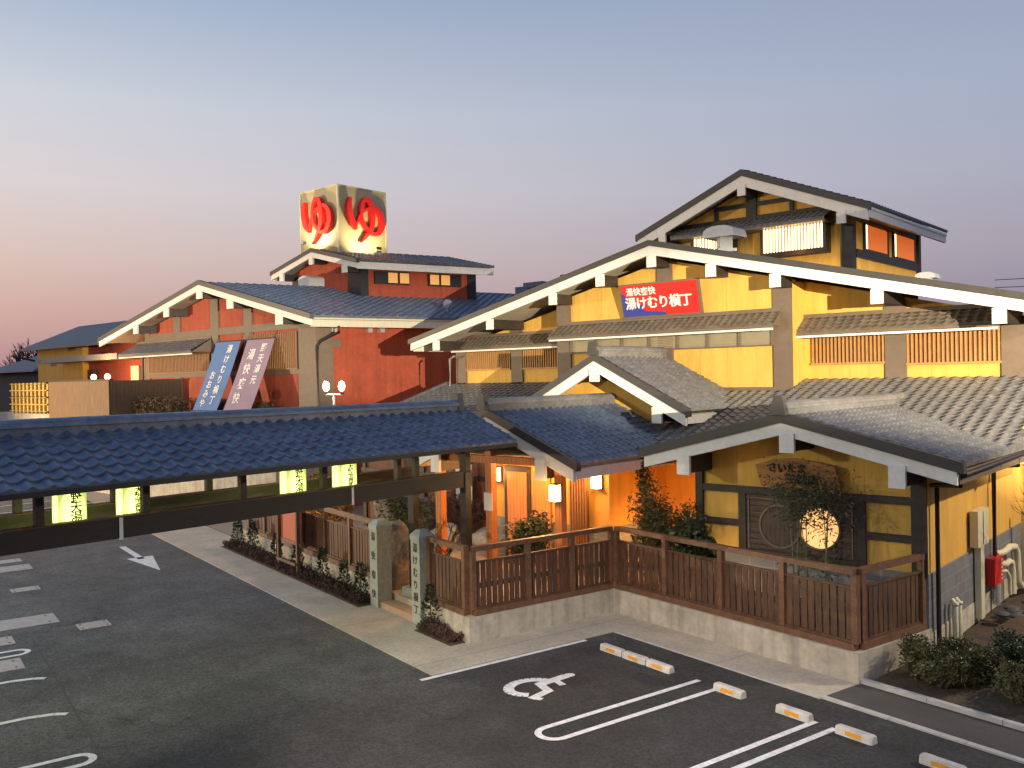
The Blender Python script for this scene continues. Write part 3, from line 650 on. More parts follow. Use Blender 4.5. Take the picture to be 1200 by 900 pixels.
point('recess_light', (-12.1, 19.4, 1.3), 100, (1,.45,.12), .15)

# cupola
CY = 30.5
m = MB(); pl = [(-18.4,CY,7.5),(-11.4,CY,7.5),(-11.4,CY,10.9),(X0,CY,12.3),(-18.4,CY,10.9)]; m.ext(pl, (0,7.0,0))
CU = m.build('cupola', M['yellow_plain'], BH)
m = MB()
for s in (-1, 1):
    tiles(m, (X0+s*4.45, 29.62, 12.64-.405*4.45), (0,1,0), (-s,0,.405), 8.5, 4.45*math.hypot(1,.405), .285, .27, .05, .03)
m.build('cupola_roof', M['tile_dark'], CU)
m = MB(); chev(m, 29.46, 29.62, X0, 4.5, 4.5, 12.68, .405, .405, .24); m.build('cupola_verge', M['edge'], CU)
m = MB(); chev(m, 29.5, 29.6, X0, 4.42, 4.42, 12.44, .405, .405, .36); m.build('cupola_bargeboard', M['white'], CU)
m = MB(); chev(m, 29.62, 38.1, X0, 4.43, 4.43, 12.56, .405, .405, .1)
for s in (-1,1): m.box(X0+s*4.35-.05,X0+s*4.35+.05,29.6,38.1,10.42,10.72)
m.build('cupola_soffit', M['white'], CU)
for x, h_ in ((X0,.36),(-18.2,.36),(-11.35,.36)): bracket(BH, ID, x, 29.49, 30.4, 12.09-.405*abs(x-X0), .3, h_, parent=CU)
m = MB()
m.box(-15.2,-14.8,CY-.09,CY-.001,10.9,12.1); m.box(-16.5,-13.4,CY-.07,CY-.001,11.48,11.64); m.box(-16.5,-16.35,CY-.075,CY-.001,11.0,11.5); m.box(-13.55,-13.4,CY-.075,CY-.001,11.0,11.5); m.box(-18.4,-11.4,CY-.08,CY-.001,10.98,11.14)
m.box(-11.7,-11.33,CY-.1,CY+.25,8.6,10.8); m.box(-11.4,-11.3,CY+.25,37.5,9.30,9.58); m.box(-11.4,-11.28,37.3,37.55,8.6,10.75); m.box(-11.4,-11.33,CY+.25,37.3,10.55,10.7); m.box(-18.5,-18.1,CY-.1,CY,8.6,10.85)
m.build('cupola_frame', M['black'], CU)
for xa, xb in ((-17.2,-15.7),(-14.4,-12.2)):
    m = MB(); m.box(xa-.1, xb+.1, CY-.45, CY-.001, 9.5, 9.67); m.box(xa-.1,xa,CY-.45,CY-.001,9.67,10.55); m.box(xb,xb+.1,CY-.45,CY-.001,9.67,10.55); m.build('bay_window', M['darkwood'], CU)
    m = MB(); m.box(xa, xb, CY-.36, CY-.33, 9.67, 10.5); m.build('lattice_pane', M['lattice_glow'], CU)
    m = MB(); n = round((xb-xa)/.115)
    for k in range(n+1): m.box(xa+(xb-xa)*k/n-.014, xa+(xb-xa)*k/n+.014, CY-.44, CY-.38, 9.67, 10.5)
    m.build('lattice', M['slat'], CU)
m = MB(); tiles(m, (-17.9,CY-.95,10.60), (1,0,0), (0,.9,.38), 5.95, .98, .24, .2, .035, .025)
m.box(-17.9,-11.95,CY-.93,CY-.05,10.5,10.56); m.build('cupola_awning', M['tile_dark'], CU)
for ya, yb in ((31.65,33.85),(34.6,36.9)):
    m = MB(); m.box(-11.39,-11.34,ya+.2,yb,9.66,10.5)
    m.build('cupola_blind', M['orange_blind'], CU)
    m = MB(); m.box(-11.37,-11.33,ya,ya+.18,9.66,10.5); m.build('cupola_slit', M['lattice_glow'], CU)
    m = MB(); m.box(-11.4,-11.31,ya-.1,yb+.1,9.55,9.66); m.box(-11.4,-11.31,ya-.1,ya-.01,9.66,10.55); m.box(-11.4,-11.31,yb+.01,yb+.1,9.66,10.55); m.build('cupola_window_frame', M['black'], CU)
point('cupola_light', (-13.2, 29.55, 9.75), 14, (1,.45,.14), .1)
# drain pipes of the front wing
m = MB()
m.tube([(-4.5,16.95,3.52),(-4.5,16.95,3.36),(-5.0,17.4,3.3),(-5.18,17.62,3.26),(-5.18,17.95,3.22),(-5.18,17.95,.1)], .045); m.tube([(-4.5,21.2,3.5),(-4.5,21.2,3.36),(-5.1,21.9,3.25),(-5.18,22.1,3.2),(-5.18,22.1,.3)], .05)
m.tube([(-4.42,16.9,3.56),(-4.42,24,3.62)], .05); m.build('drain_pipe', M['black'], BH)
m = MB(); m.tube([(-24.9,24.9,6.3),(-25.2,24.95,6.2),(-25.2,24.95,4.9)], .05); m.build('drain_pipe', M['metal'], BH)

# facade sign
SG_ = thing('facade_sign', 'tilted red and blue sign board with white lettering on the yellow gable', 'sign', (-15.0, 24.0, 7.75))
def sp(x, z, d=0): return (x, 24.12-.24*(z-7.22)-d, z)
m = MB(); m.ext([sp(-16.38,7.22), sp(-13.52,7.22), sp(-13.52,8.30), sp(-16.38,8.30)], (0,.10,0)); m.build('frame', M['brown'], SG_)
m = MB(); m.ext([sp(-16.32,7.28,.012), sp(-13.58,7.28,.012), sp(-13.58,8.25,.012), sp(-16.32,8.25,.012)], (0,.01,0)); m.build('red_panel', M['sign_red'], SG_)
blob = [(-16.32,7.28),(-14.72,7.28),(-14.78,7.36),(-15.0,7.40),(-15.45,7.42),(-15.6,7.5),(-15.55,7.62),(-15.8,7.66),(-16.05,7.60),(-16.2,7.72),(-16.12,7.86),(-16.22,7.98),(-16.32,8.02)]
m = MB(); m.ext([sp(x, z, .018) for x, z in blob], (0,.004,0)); m.build('blue_wave', M['sign_blue'], SG_)
fs_ = lambda x, z: frame(sp(x, z, .022), (1,0,0), (0,-.24,1))
text('湯快爽快', .27, M['text_white'], fs_(-15.58,8.03), SG_, bold=.004, space=1.02); text('湯けむり横丁', .41, M['text_white'], fs_(-15.0,7.66), SG_, bold=.008, space=.96)

# roof ventilators
def ventilator(x, y, z, s, label):
    t = thing('roof_ventilator', label, 'ventilator', (x, y, z))
    m = MB(); m.lathe([(.52*s,0),(.52*s,.12*s),(.34*s,.14*s),(.34*s,.62*s)], (x,y,z), 4 if s > .7 else 14, s < .7); m.build('neck', M['vent_paint'], t)
    m = MB(); hw = .66*s
    m.ext([(x-hw,y-hw*.8,z+.55*s),(x+hw,y-hw*.8,z+.55*s)]+[(x+hw*math.cos(a*math.pi/8)*(1 if 0 < a < 8 else 1), y-hw*.8, z+.62*s+.36*s*math.sin(a*math.pi/8)**.6) for a in range(0,9)], (0,hw*1.6,0)); m.build('hood', M['vent_paint'], t)
ventilator(-14.28, 27.0, 9.42, .86, 'white mushroom roof ventilator in front of the glowing cupola window')
ventilator(-9.43, 32.0, 8.2, .5, 'small grey roof ventilator right of the cupola')

# ================================================================== RED BUILDING
RB = thing('red_bath_house', 'red plastered bath house with dark timber framing and low tiled gable roof', 'building', (-38.6, 23, 0))
RX = -38.63; RL, RS = .212, .242
def zr(x): return 10.20-(RS*(x-RX) if x > RX else RL*(RX-x))
m = MB(RED); m.ext([(-46.1,23,0),(-31.1,23,0),(-31.1,23,zr(-31.1)-.3),(RX,23,zr(RX)-.3),(-46.1,23,zr(-46.1)-.3)], (0,.25,0)); m.box(-31.35,-31.1,23.25,40,0,8.15); m.box(-46.1,-45.85,23.25,40,0,8.2); m.build('wall', M['red'], RB)
for xa, xb, z0, z1 in ((-46.1,-45.6,0,8.4),(-43.1,-42.4,8.0,8.95),(-39.5,-38.8,6.0,9.85),(-36.6,-35.95,6.0,9.35),(-32.4,-31.08,0,8.3),(-43.1,-42.4,3.5,5.8),(-36.6,-35.95,3.5,5.8)):
    m = MB(RED); m.box(xa,xb,22.93,22.998,z0,z1); m.build('column', M['brown'], RB)
m = MB(RED); m.box(-45.6,-32.4,22.94,22.998,7.72,8.05); m.box(-45.6,-32.4,22.94,22.998,5.76,6.0); m.box(-31.098,-31.03,22.93,23.6,0,8.1); m.box(-31.098,-31.04,23.6,23.95,6.85,7.22); m.build('beam', M['brown'], RB)
m = MB(RED)
tiles(m, (RX+8.68,22.12,zr(RX+8.68)), (0,1,0), (-1,0,RS), 18.3, 8.68*math.hypot(1,RS), .40, .4, .05, .03)
tiles(m, (RX-10.67,22.12,zr(RX-10.67)), (0,1,0), (1,0,RL), 18.3, 10.67*math.hypot(1,RL), .40, .4, .05, .03)
m.build('roof', M['tile'], RB)
m = MB(RED); chev(m, 21.98, 22.14, RX, 10.7, 8.72, 10.30, RL, RS, .22); m.build('verge_trim', M['edge'], RB)
m = MB(RED); chev(m, 22.02, 22.12, RX, 10.6, 8.62, 10.08, RL, RS, .27); m.build('bargeboard', M['white'], RB)
m = MB(RED); chev(m, 22.14, 40, RX, 10.62, 8.6, 10.12, RL, RS, .1); m.box(RX+8.5,RX+8.6,22.13,40,7.66,7.98); m.build('soffit', M['soffit'], RB)
for px in (-45.0,-41.8,-38.63,-36.0,-32.2): bracket(RB, RED, px, 22.04, 22.95, zr(px)-.37, .42, .42)
awning(RB, RED, -46.9, -39.4, 23, 1.0, 7.0, 7.62, 'tile_dark')
grille(RB, RED, -45.55, -39.55, 22.94, 6.02, 6.95, 'slat_dark', 'darkwood', .14, .07); grille(RB, RED, -35.9, -32.45, 22.94, 6.02, 7.6, 'slat_dark', 'darkwood', .14, .05)
for y in (23.6, 25.15, 25.7):
    m = MB(RED); m.box(-31.1,-30.9,y-.1,y+.1,7.5,7.72); m.lathe([(.12,0),(.12,.12),(.02,.2)], (-30.98,y,7.66), 10); m.build('vent_cowl', M['metal'], RB)
m = MB(RED); m.tube([(-29.98,23.2,7.7),(-29.98,23.2,7.45),(-30.95,23.0,7.1),(-31.0,22.9,6.9),(-31.0,22.9,3.9)], .06); m.tube([(-46.3,22.9,7.5),(-46.3,22.9,3.9)], .06); m.build('drain_pipe', M['black'], RB)
# upper block of the red building
m = MB(RED); m.ext([(-41.3,28,8.6),(-35.77,28,8.6),(-35.77,28,11.1),(RX,28,11.85),(-41.3,28,11.1)], (0,6.0,0)); UB = m.build('upper_storey', M['red'], RB)
m = MB(RED)
for s in (-1, 1): tiles(m, (RX+s*3.55,27.42,12.07-.245*3.55), (0,1,0), (-s,0,.245), 7.2, 3.55*math.hypot(1,.245), .40, .3, .06, .03)
m.build('upper_roof', M['tile_dark'], UB)
m = MB(RED); chev(m, 27.26, 27.42, RX, 3.6, 3.6, 12.13, .245, .245, .20); m.build('upper_verge', M['edge'], UB)
m = MB(RED); chev(m, 27.3, 27.4, RX, 3.52, 3.52, 11.93, .245, .245, .26); m.build('upper_bargeboard', M['white'], UB)
m = MB(RED); chev(m, 27.42, 34.6, RX, 3.52, 3.52, 11.98, .245, .245, .1)
for s in (-1,1): m.box(RX+s*3.45-.05,RX+s*3.45+.05,27.4,34.6,10.78,11.08)
m.build('upper_soffit', M['white'], UB)
for x in (-41.2,RX,-36.0): bracket(RB, RED, x, 27.3, 27.95, 11.66-.245*abs(x-RX), .34, .36, parent=UB)
m = MB(RED); m.box(-36.7,-35.72,27.92,28.3,8.6,10.95); m.build('upper_column', M['black'], UB)
m = MB(RED); m.box(-41.35,-40.7,27.92,27.99,8.6,10.95); m.build('upper_column', M['black'], UB)
m = MB(RED); m.box(-35.77,-35.7,33.6,34.05,8.6,10.95); m.build('upper_column', M['black'], UB)
for ya, yb, lit in ((28.6,30.4,0),(31.4,33.2,1)):
    m = MB(RED); m.box(-35.77,-35.68,ya,yb,10.15,10.78); m.build('upper_window_frame', M['black'], UB)
    m = MB(RED)
    for k in ((1,2) if not lit else (0,1)): m.box(-35.675,-35.66,ya+.08+k*(yb-ya)/3,ya-.05+(k+1)*(yb-ya)/3,10.22,10.72)
    m.build('upper_window_pane', M['window_dim'], UB)
m = MB(RED); m.box(-39.6,-38.7,27.2,27.98,9.9,10.6); m.ext([(-39.6,27.2,10.6)]+[(-39.15-.45*math.cos(a*math.pi/8),27.2,10.6+.18*math.sin(a*math.pi/8)) for a in range(1,8)]+[(-38.7,27.2,10.6)], (0,.78,0)); m.build('vent_hood', M['vent_paint'], UB)
m = MB(RED); m.lathe([(.05,0),(.05,.5)], (-31.2,29,8.3), 8); m.ycyl((-31.2,8.85), .22, 28.95, 29.05, 20); m.build('roof_fan', mat('fan_grey', (.2,.23,.28), .5), RB)

# rooftop sign cube
ST = thing('sign_cube', 'illuminated square rooftop sign tower with a big red hiragana letter on each face', 'sign', (-37.5, 29.5, 11.6))
cx0, cx1, cy0, cy1 = -39.1, -36.0, 28.0, 31.1
m = MB(); m.box(cx0, cx1, cy0, cy1, 11.5, 15.22); m.build('box', M['sign_face'], ST)
m = MB()
for x, y in ((cx0,cy0),(cx1,cy0),(cx1,cy1),(cx0,cy1)): m.box(x-.04,x+.04,y-.04,y+.04,11.5,15.24)
m.box(cx0-.03,cx1+.03,cy0-.03,cy0+.0,15.2,15.26); m.box(cx1,cx1+.03,cy0,cy1,15.2,15.26); m.build('edge_trim', M['cream'], ST)
def catmull(P, n=6):
    out = []
    for i in range(len(P)-1):
        p0, p1, p2, p3 = P[max(i-1,0)], P[i], P[i+1], P[min(i+2,len(P)-1)]
        for k in range(n):
            t = k/n; out.append(tuple(.5*((2*b)+(-a+c)*t+(2*a-5*b+4*c-d)*t*t+(-a+3*b-3*c+d)*t**3) for a, b, c, d in zip(p0,p1,p2,p3)))
    return out+[P[-1]]
LS = .80
ST1 = [(655,240,30),(642,330,54),(650,430,62),(680,520,58),(712,578,14)]
ST2 = [(700,575,10),(735,455,24),(775,378,30),(850,325,34),(920,322,46),(968,395,56),(975,500,60),(930,590,56),(862,598,36),(800,535,32),(765,440,34),(765,330,38),(800,240,46),(842,240,50),(870,330,54),(876,450,54),(860,540,50),(820,620,38),(758,712,4)]
def letter(m, P):
    base = 0
    for S in (ST1, ST2):
        pts = catmull([(803+(a-803)*.93, 478+(b-478)*.95, c*LS) for a, b, c in S]); n = len(pts); vs = []; fs = []
        for i, (x, y, wd) in enumerate(pts):
            a, b = pts[max(i-1,0)], pts[min(i+1,n-1)]; dx, dy = b[0]-a[0], b[1]-a[1]; l = math.hypot(dx, dy) or 1
            nx, ny = -dy/l*wd/2, dx/l*wd/2; h = .20+.03*i/n
            for sx, hh in ((1,0),(1,h),(-1,h),(-1,0)): vs.append(P((x+sx*nx-575)/450, (840-y-sx*ny)/690, hh+.06))
        for i in range(n-1):
            for k in range(4):
                l = (k+1) % 4; fs.append((i*4+k, i*4+l, (i+1)*4+l, (i+1)*4+k))
        m.add(vs, fs)
m = MB(); letter(m, lambda u, v, h: (cx0+3.1*u, cy0-h, 11.75+3.4*v)); m.build('letter', M['letter_red'], ST)
m = MB(); letter(m, lambda u, v, h: (cx1+h, cy0+3.1*u, 11.75+3.4*v)); m.build('letter', M['letter_red'], ST)
m = MB(); m.box(cx1,cx1+.02,30.45,30.78,12.22,12.36); m.box(cx1,cx1+.02,30.45,30.76,12.08,12.16); m.build('maker_plate', M['ink'], ST)
for nm, loc, tg in (('front', (-37.5,26.95,12.55), (-37.5,28,13.3)), ('side', (-34.8,29.5,11.95), (-36.0,29.6,13.2))):
    t = thing('sign_floodlight', 'small floodlight on the roof lighting the %s face of the sign cube' % ('left' if nm == 'front' else 'right'), 'floodlight', (loc[0], loc[1], loc[2]-.25), 'floodlights of the sign cube')
    m = MB(); m.box(loc[0]-.14,loc[0]+.14,loc[1]-.1,loc[1]+.1,loc[2]-.24,loc[2]-.1); m.tube([(loc[0],loc[1],loc[2]-.6),(loc[0],loc[1],loc[2]-.2)], .03); m.build('housing', M['metal'], t)
    spot('sign_light', loc, tg, 430, 130, .6, (1,.82,.45), .1)

# annex far left
AX = thing('annex_building', 'yellow and orange side building with blue metal roof at far left', 'building', (-60, 26, 0))
m = MB(); m.box(-68.4,-61,26,38,0,8.1); m.build('yellow_wall', M['yellow_plain'], AX)
m = MB(); m.box(-61,-46.2,26.4,27,0,8.3); m.build('orange_wall', M['red'], AX)
m = MB(); m.ext([(-69.5,25.2,8.15),(-69.5,29.4,9.95),(-69.5,33.6,8.15),(-69.5,33.6,8.0),(-69.5,29.4,9.8),(-69.5,25.2,8.0)], (24,0,0)); m.build('roof', M['annex_roof'], AX)
m = MB(); m.box(-64.2,-53.0,24.6,26,7.0,7.35); m.build('canopy', mat('canopy', (.24,.22,.21), .6), AX)
m = MB(); m.box(-61.0,-59.6,26.3,26.39,3.9,6.5); m.build('door', M['darkwood'], AX)
m = MB(); m.box(-66.1,-65.2,25.95,25.998,6.85,7.3); m.build('vent', M['brown'], AX)
m = MB(); m.box(-54.4,-53.4,26.1,26.39,5.2,6.6); m.tube([(-53.0,26.3,7.0),(-53.0,26.3,4.5)], .07); m.build('meter_cabinet', M['cream'], AX)
m = MB(); m.tube([(-69.4,25.2,8.0),(-69.6,25.1,7.6),(-68.5,25.8,7.3)], .08); m.build('drain_pipe', M['black'], AX)
point('annex_light', (-54, 23.6, 6.3), 420, (1,.55,.2), .2)

# raised terrace wall in front of the red building, fences, hedge
m = MB(); m.box(-62,-30.2,20.2,20.5,0,3.9); m.box(-30.5,-30.2,20.5,23,0,3.9); m.box(-61.7,-30.5,20.5,22.99,3.6,3.88)
solo(m, 'retaining_wall', M['concrete'], 'pale concrete retaining wall under the red building, behind the covered walkway', 'wall', (-46,20.2,0))
BF = thing('bamboo_fence', 'yellow bamboo lattice fence with dark ties at far left', 'fence', (-53.7,19.95,3.9))
m = MB()
for k in range(10): m.tube([(-56.2+k*.56,19.95,3.95),(-56.2+k*.56,19.95,5.66)], .085, 8)
m.box(-56.3,-51.05,20.02,20.06,3.95,5.6); m.build('canes', M['bamboo_cane'], BF)
m = MB()
for k in range(5): m.tube([(-56.35,19.84,4.05+k*.39),(-51.05,19.84,4.05+k*.39)], .045, 6)
m.build('cross_cane', M['bamboo_cane'], BF)
m = MB()
for k in range(10):
    for z in (4.0, 4.83, 5.6): m.box(-56.3+k*.56,-56.06+k*.56,19.78,20.0,z,z+.06)
m.build('tie', M['ink'], BF)
WF = thing('plank_fence', 'tall plain brown plank fence between bamboo fence and red building', 'fence', (-47,19.95,3.9))
m = MB(); m.box(-51.0,-43.7,19.9,20.0,3.4,5.66); m.build('plank_face', M['wood_tan'], WF)
m = MB(); m.ext([(-43.7,19.9,3.4),(-42.4,22.9,3.4),(-42.4,22.9,5.66),(-43.7,19.9,5.66)], (-.1,.0,0)); m.build('plank_return', M['wood_tan_shaded'], WF)
m = MB(); m.box(-51.0,-43.6,19.86,20.04,5.665,5.74); m.build('top_rail', M['darkwood'], WF)
for x, lb in ((-49.1,'left'),(-47.45,'right')):
    t = thing('globe_lamp', 'glowing globe lamp above the plank fence, %s one of the pair' % lb, 'lamp', (x,21.5,3.88), 'globe lamps above the plank fence')
    m = MB(); m.tube([(x,21.5,3.88),(x,21.5,5.7)], .05); m.build('post', M['black'], t)
    m = MB(); m.lathe([(.03,-.16),(.11,-.12),(.16,0),(.11,.12),(.03,.16)], (x,21.5,5.88), 12); m.build('globe', M['fire_glow'], t)
    point('globe_light', (x, 21.2, 6.35), 60, (1,.5,.2), .1)
for k in range(12):
    x = -42.9+k*.82; yh = 21.2 if k < 5 else 22.25; m = MB(); c = Vector((x, yh, 4.34 if k < 5 else 4.2)); rr = (.54 if k < 5 else .42)+.05*rng.random()
    for q in range(520):
        d = Vector((rng.gauss(0,1),rng.gauss(0,1),rng.gauss(0,1))).normalized()*rr*(.75+.27*rng.random()); m.leaf(c+Vector((d.x,d.y*.9,d.z*.85)), .13)
    t = thing('clipped_shrub', 'dry brown clipped shrub in the row along the red wall', 'shrub', (x,yh,3.88), 'clipped shrubs along the red wall')
    m.build('foliage', M['leaf_dry'], t); m = MB(); m.tube([(x,yh,3.88),(x,yh,4.3)], .05, 6); m.build('stem', M['bark'], t)
# banners
def banner(x0, x1, mt, label, cols):
    t = thing('hanging_banner', label, 'banner', ((x0+x1)/2, 21.4, 4.2), 'slanted cloth banners on the red facade')
    A, B = Vector((0,22.72,7.35)), Vector((0,21.42,4.2)); m = MB(); n = 14; vs = []; fs = []
    for i in range(n+1):
        p = A.lerp(B, i/n); sag = .05*math.sin(i*math.pi/n)
        for x in (x0, x1): vs.append((x, p.y+sag, p.z))
        for x in (x1, x0): vs.append((x, p.y+sag+.015, p.z))
    for i in range(n):
        for k in range(4): fs.append((i*4+k, i*4+(k+1)%4, i*4+4+(k+1)%4, i*4+4+k))
    m.add(vs, fs, False); m.build('cloth', M[mt], t)
    m = MB(); m.tube([(x0-.05,22.74,7.38),(x1+.05,22.74,7.38)], .03, 6); m.tube([(x0-.05,21.40,4.17),(x1+.05,21.40,4.17)], .03, 6)
    for x in (x0, x1): m.tube([(x,21.40,4.17),(x,21.25,3.88)], .012, 5); m.tube([(x,22.74,7.38),(x,22.9,7.72)], .012, 5)
    m.build('pole', M['darkwood'], t)
    up = (A-B).normalized()
    for s, fx, ft, size, line in cols:
        for i, ch in enumerate(s):
            f = ft+i*line; p = A.lerp(B, f); text(ch, size, M['text_white'], frame((x0+(x1-x0)*fx, p.y-.02+.05*math.sin(f*math.pi), p.z), (1,0,0), up), t, bold=.008, ext=.006)
banner(-38.62, -36.55, 'banner_blue', 'blue cloth banner with white vertical lettering', (('湯けむり横丁', .66, .12, .44, .148), ('おおみや', .30, .50, .44, .135)))
banner(-36.0, -33.85, 'banner_purple', 'purple cloth banner with white vertical lettering', (('野天湯元', .72, .13, .44, .15), ('湯快爽快', .33, .22, .56, .205)))
# twin lamp post
TL = thing('twin_lamp_post', 'twin globe lamp post standing in front of the red side wall', 'street lamp', (-24.85,19.0,0))
m = MB(); m.tube([(-24.85,19,0),(-24.85,19,4.95)], [.07,.045]); m.tube([(-25.3,19,4.95),(-24.4,19,4.95)], .03); m.build('pole', M['vent_paint'], TL)
for x in (-25.28,-24.42):
    m = MB(); m.lathe([(.04,-.17),(.09,-.12),(.115,0),(.09,.12),(.03,.17)], (x,19,5.24), 12); m.build('globe', M['globe_glow'], TL)
    m = MB(); m.lathe([(.02,-.3),(.09,-.24)], (x,19,5.24), 10); m.build('holder', M['black'], TL)
point('twin_lamp_light', (-24.85,18.7,5.6), 260, (1,.72,.4), .15)

# ================================================================== COVERED WALKWAY
WX = -15.0
WK = thing('covered_walkway', 'long covered walkway with blue tiled roof on a dark timber beam crossing the driveway', 'walkway', (WX, 9, 0))
WY0, WY1 = 1.2, 15.2
m = MB()
for s in (-1, 1): tiles(m, (WX+s*1.74,WY0,3.94), (0,1,0), (-s,0,.425), WY1-WY0, 1.74*math.hypot(1,.425), .285, .27, .055, .032)
m.build('roof', M['tile'], WK)
m = MB(); chev(m, WY0, WY1-.02, WX, 1.72, 1.72, 4.64, .425, .425, .05); m.build('roof_deck', M['darkwood'], WK)
m = MB()
for s in (-1, 1): m.box(WX+s*1.72-.03,WX+s*1.72+.03,WY0,WY1,3.86,3.94)
chev(m, WY1-.02, WY1+.03, WX, 1.73, 1.73, 4.66, .425, .425, .13); m.build('eave_board', M['black'], WK)
m = MB(); ridge_cap(m, WX, WY0, WY1-.25, 4.63, .25, .28); m.build('ridge_cap', M['tile'], WK)
m = MB(); onigawara(m, WX, WY1-.18, 4.62, .34); m.build('ridge_end_tile', M['edge'], WK)
for s in (-1, 1):
    x = WX+s*.87
    m = MB(); m.box(x-.07,x+.07,WY0,14.55,2.98,3.31); m.build('beam', mat('beam', (.022,.017,.014), .6, .3, 4, .3, 30, stretch=(4,.4,4)), WK)
    m = MB(); m.box(x-.09,x+.09,WY0,14.6,3.312,3.335); m.build('beam_cap', M['wood'], WK)
    m = MB(); m.box(x-.06,x+.06,WY0,14.7,3.92,4.02); m.build('wall_plate', M['darkwood'], WK)
    ys = [1.6,3.45,5.33,6.97,8.75,10.51,12.4,12.9] if s > 0 else [1.6,3.5,5.66,7.27,9.1,10.9,12.7]
    for y in ys:
        m = MB(); m.box(x-.055,x+.055,y-.06,y+.06,3.336,3.90); m.build('strut', M['darkwood'], WK)
    m = MB(); m.box(x-.09,x+.09,14.31,14.49,.5,4.1); p = m.build('post', M['black'], WK)
    m = MB(); m.ext([(x-.22,14.18,.3),(x+.22,14.18,.3),(x+.22,14.62,.3),(x-.22,14.62,.3)], (0,0,.2)); m.build('post_base', M['stone'], p)
    m = MB(); m.box(x-.1,x+.1,1.4,1.6,0,3.9); m.build('post', M['black'], WK)
for y in (1.6,3.45,5.33,7.1,8.75,10.51,12.6,14.4):
    m = MB(); m.box(WX-.8,WX+.8,y-.05,y+.05,3.80,3.93); m.build('tie_beam', M['darkwood'], WK)
for y in (6.53, 11.15):
    m = MB(); m.box(WX+.942,WX+.955,y-.03,y+.03,2.96,3.36); m.build('joint_strap', M['white'], WK)
def lantern(x, y, txt, label):
    t = thing('box_lantern', label, 'lantern', (x, y, 3.1), 'box lanterns hanging in the walkway')
    m = MB(); m.box(x-.13,x+.13,y-.215,y+.215,3.05,3.84); m.build('paper_box', M['lantern_glow'], t)
    m = MB()
    for z in (3.03, 3.84): m.box(x-.14,x+.14,y-.225,y+.225,z,z+.02)
    m.tube([(x,y,3.8),(x,y,4.3)], .015, 6); m.build('lantern_frame', M['darkwood'], t)
    for i, ch in enumerate(txt):
        text(ch, (.19 if len(txt) == 3 else .15), M['ink'], frame((x+.136, y+.05, (3.635-i*.155) if len(txt) == 3 else (3.655-i*.115)), (0,1,0), (0,0,1)), t, name='lettering', ext=.003, bold=.003)
    point('lantern_light', (x, y, 2.85), 16, LEMON, .15)
lantern(-14.75, 6.03, '野天湯', 'lit yellow box lantern lettered with three characters, leftmost of the four')
lantern(-14.75, 7.05, '天然温泉', 'lit yellow box lantern with four characters beside the white beam strap, second from left')
lantern(-14.75, 10.25, '野天湯', 'lit yellow box lantern with three characters, third from left above the red screen')
lantern(-14.75, 11.50, '天然温泉', 'lit yellow box lantern with four characters nearest the entrance, rightmost of the four')

# ================================================================== FENCES AND LOW WALLS
def fence(label, P, Q, posts, z0=.545, ends=(1,1)):
    """P, Q in the lot frame; posts = fractions"""
    P, Q = Vector((*P,0)), Vector((*Q,0)); d = (Q-P); Ln = d.length; d.normalize()
    mid = g1((P.x+Q.x)/2, (P.y+Q.y)/2, z0); t = thing('picket_fence', label, 'fence', mid)
    f = lambda s, z: (P.x+d.x*s, P.y+d.y*s, z)
    m = MB(G1); m.bar(f(0,z0+.06), f(Ln,z0+.06), .16, .12); m.build('base_rail', M['wood_rail'], t)
    m = MB(G1); m.bar(f(0,z0+1.37), f(Ln,z0+1.37), .13, .10); m.build('handrail', M['wood_rail'], t)
    ss = [p*Ln for p in posts]
    for s in ss:
        m = MB(G1); m.bar(f(s,z0+.12), f(s,z0+1.32), .11, .11, up=(d.x,d.y,0)); m.build('post', M['wood_rail'], t)
    m = MB(G1); nrm = Vector((-d.y, d.x, 0))
    for a, b in zip(ss, ss[1:]):
        n = max(3, round((b-a)/.165)); pw = (b-a-.11)/n
        for k in range(n):
            c = a+.055+pw*(k+.5); j = rng.uniform(-.008,.008)
            m.box_ = None
            for hh, (za, zb) in enumerate(((z0+.16, z0+1.07),)):
                m.bar(tuple(Vector(f(c,za))+nrm*(.02+j)), tuple(Vector(f(c,zb))+nrm*(.02+j)), pw-.035, .025, up=tuple(nrm))
        for z in (.58,):
            m.bar(tuple(Vector(f(a+.05,z0+z))+nrm*.048), tuple(Vector(f(b-.05,z0+z))+nrm*.048), .02, .11)
        m.bar(tuple(Vector(f(a+.05,z0+.14))), tuple(Vector(f(b-.05,z0+.14))), .05, .05); m.bar(tuple(Vector(f(a+.05,z0+1.09))), tuple(Vector(f(b-.05,z0+1.09))), .05, .04)
    m.build('picket_panel', M['wood'], t)
def fr_(L_, ss): return [s/L_ for s in ss]
fence('weathered picket fence on the low wall left of the stone pillars', (-29.2,10.13), (-19.6,10.05), [0.01,.165,.33,.49,.655,.82,.99])
fence('short picket fence between right stone pillar and the corner post', (-17.1,9.93), (-15.52,9.9), [.04,.96])
fence('brown picket fence panel running back from the corner post to the inner corner', (-15.42,9.98), (-15.42,13.78), [.0,.37,.69,1.0])
fence('longest brown picket fence facing the parking bays', (-15.33,13.86), (-9.2,13.86), [.0,.253,.507,.752,1.0])
fence('brown picket fence panel at the right end against the yellow wing', (-9.2,13.96), (-9.2,16.0), [.04,.98])
def lowwall(label, polys, h=.545):
    m = MB(G1)
    for p in polys: m.ext([(a,b,0) for a,b in p], (0,0,h))
    c = g1(*polys[0][0]); solo(m, 'low_wall', M['concrete'], label, 'wall', c)
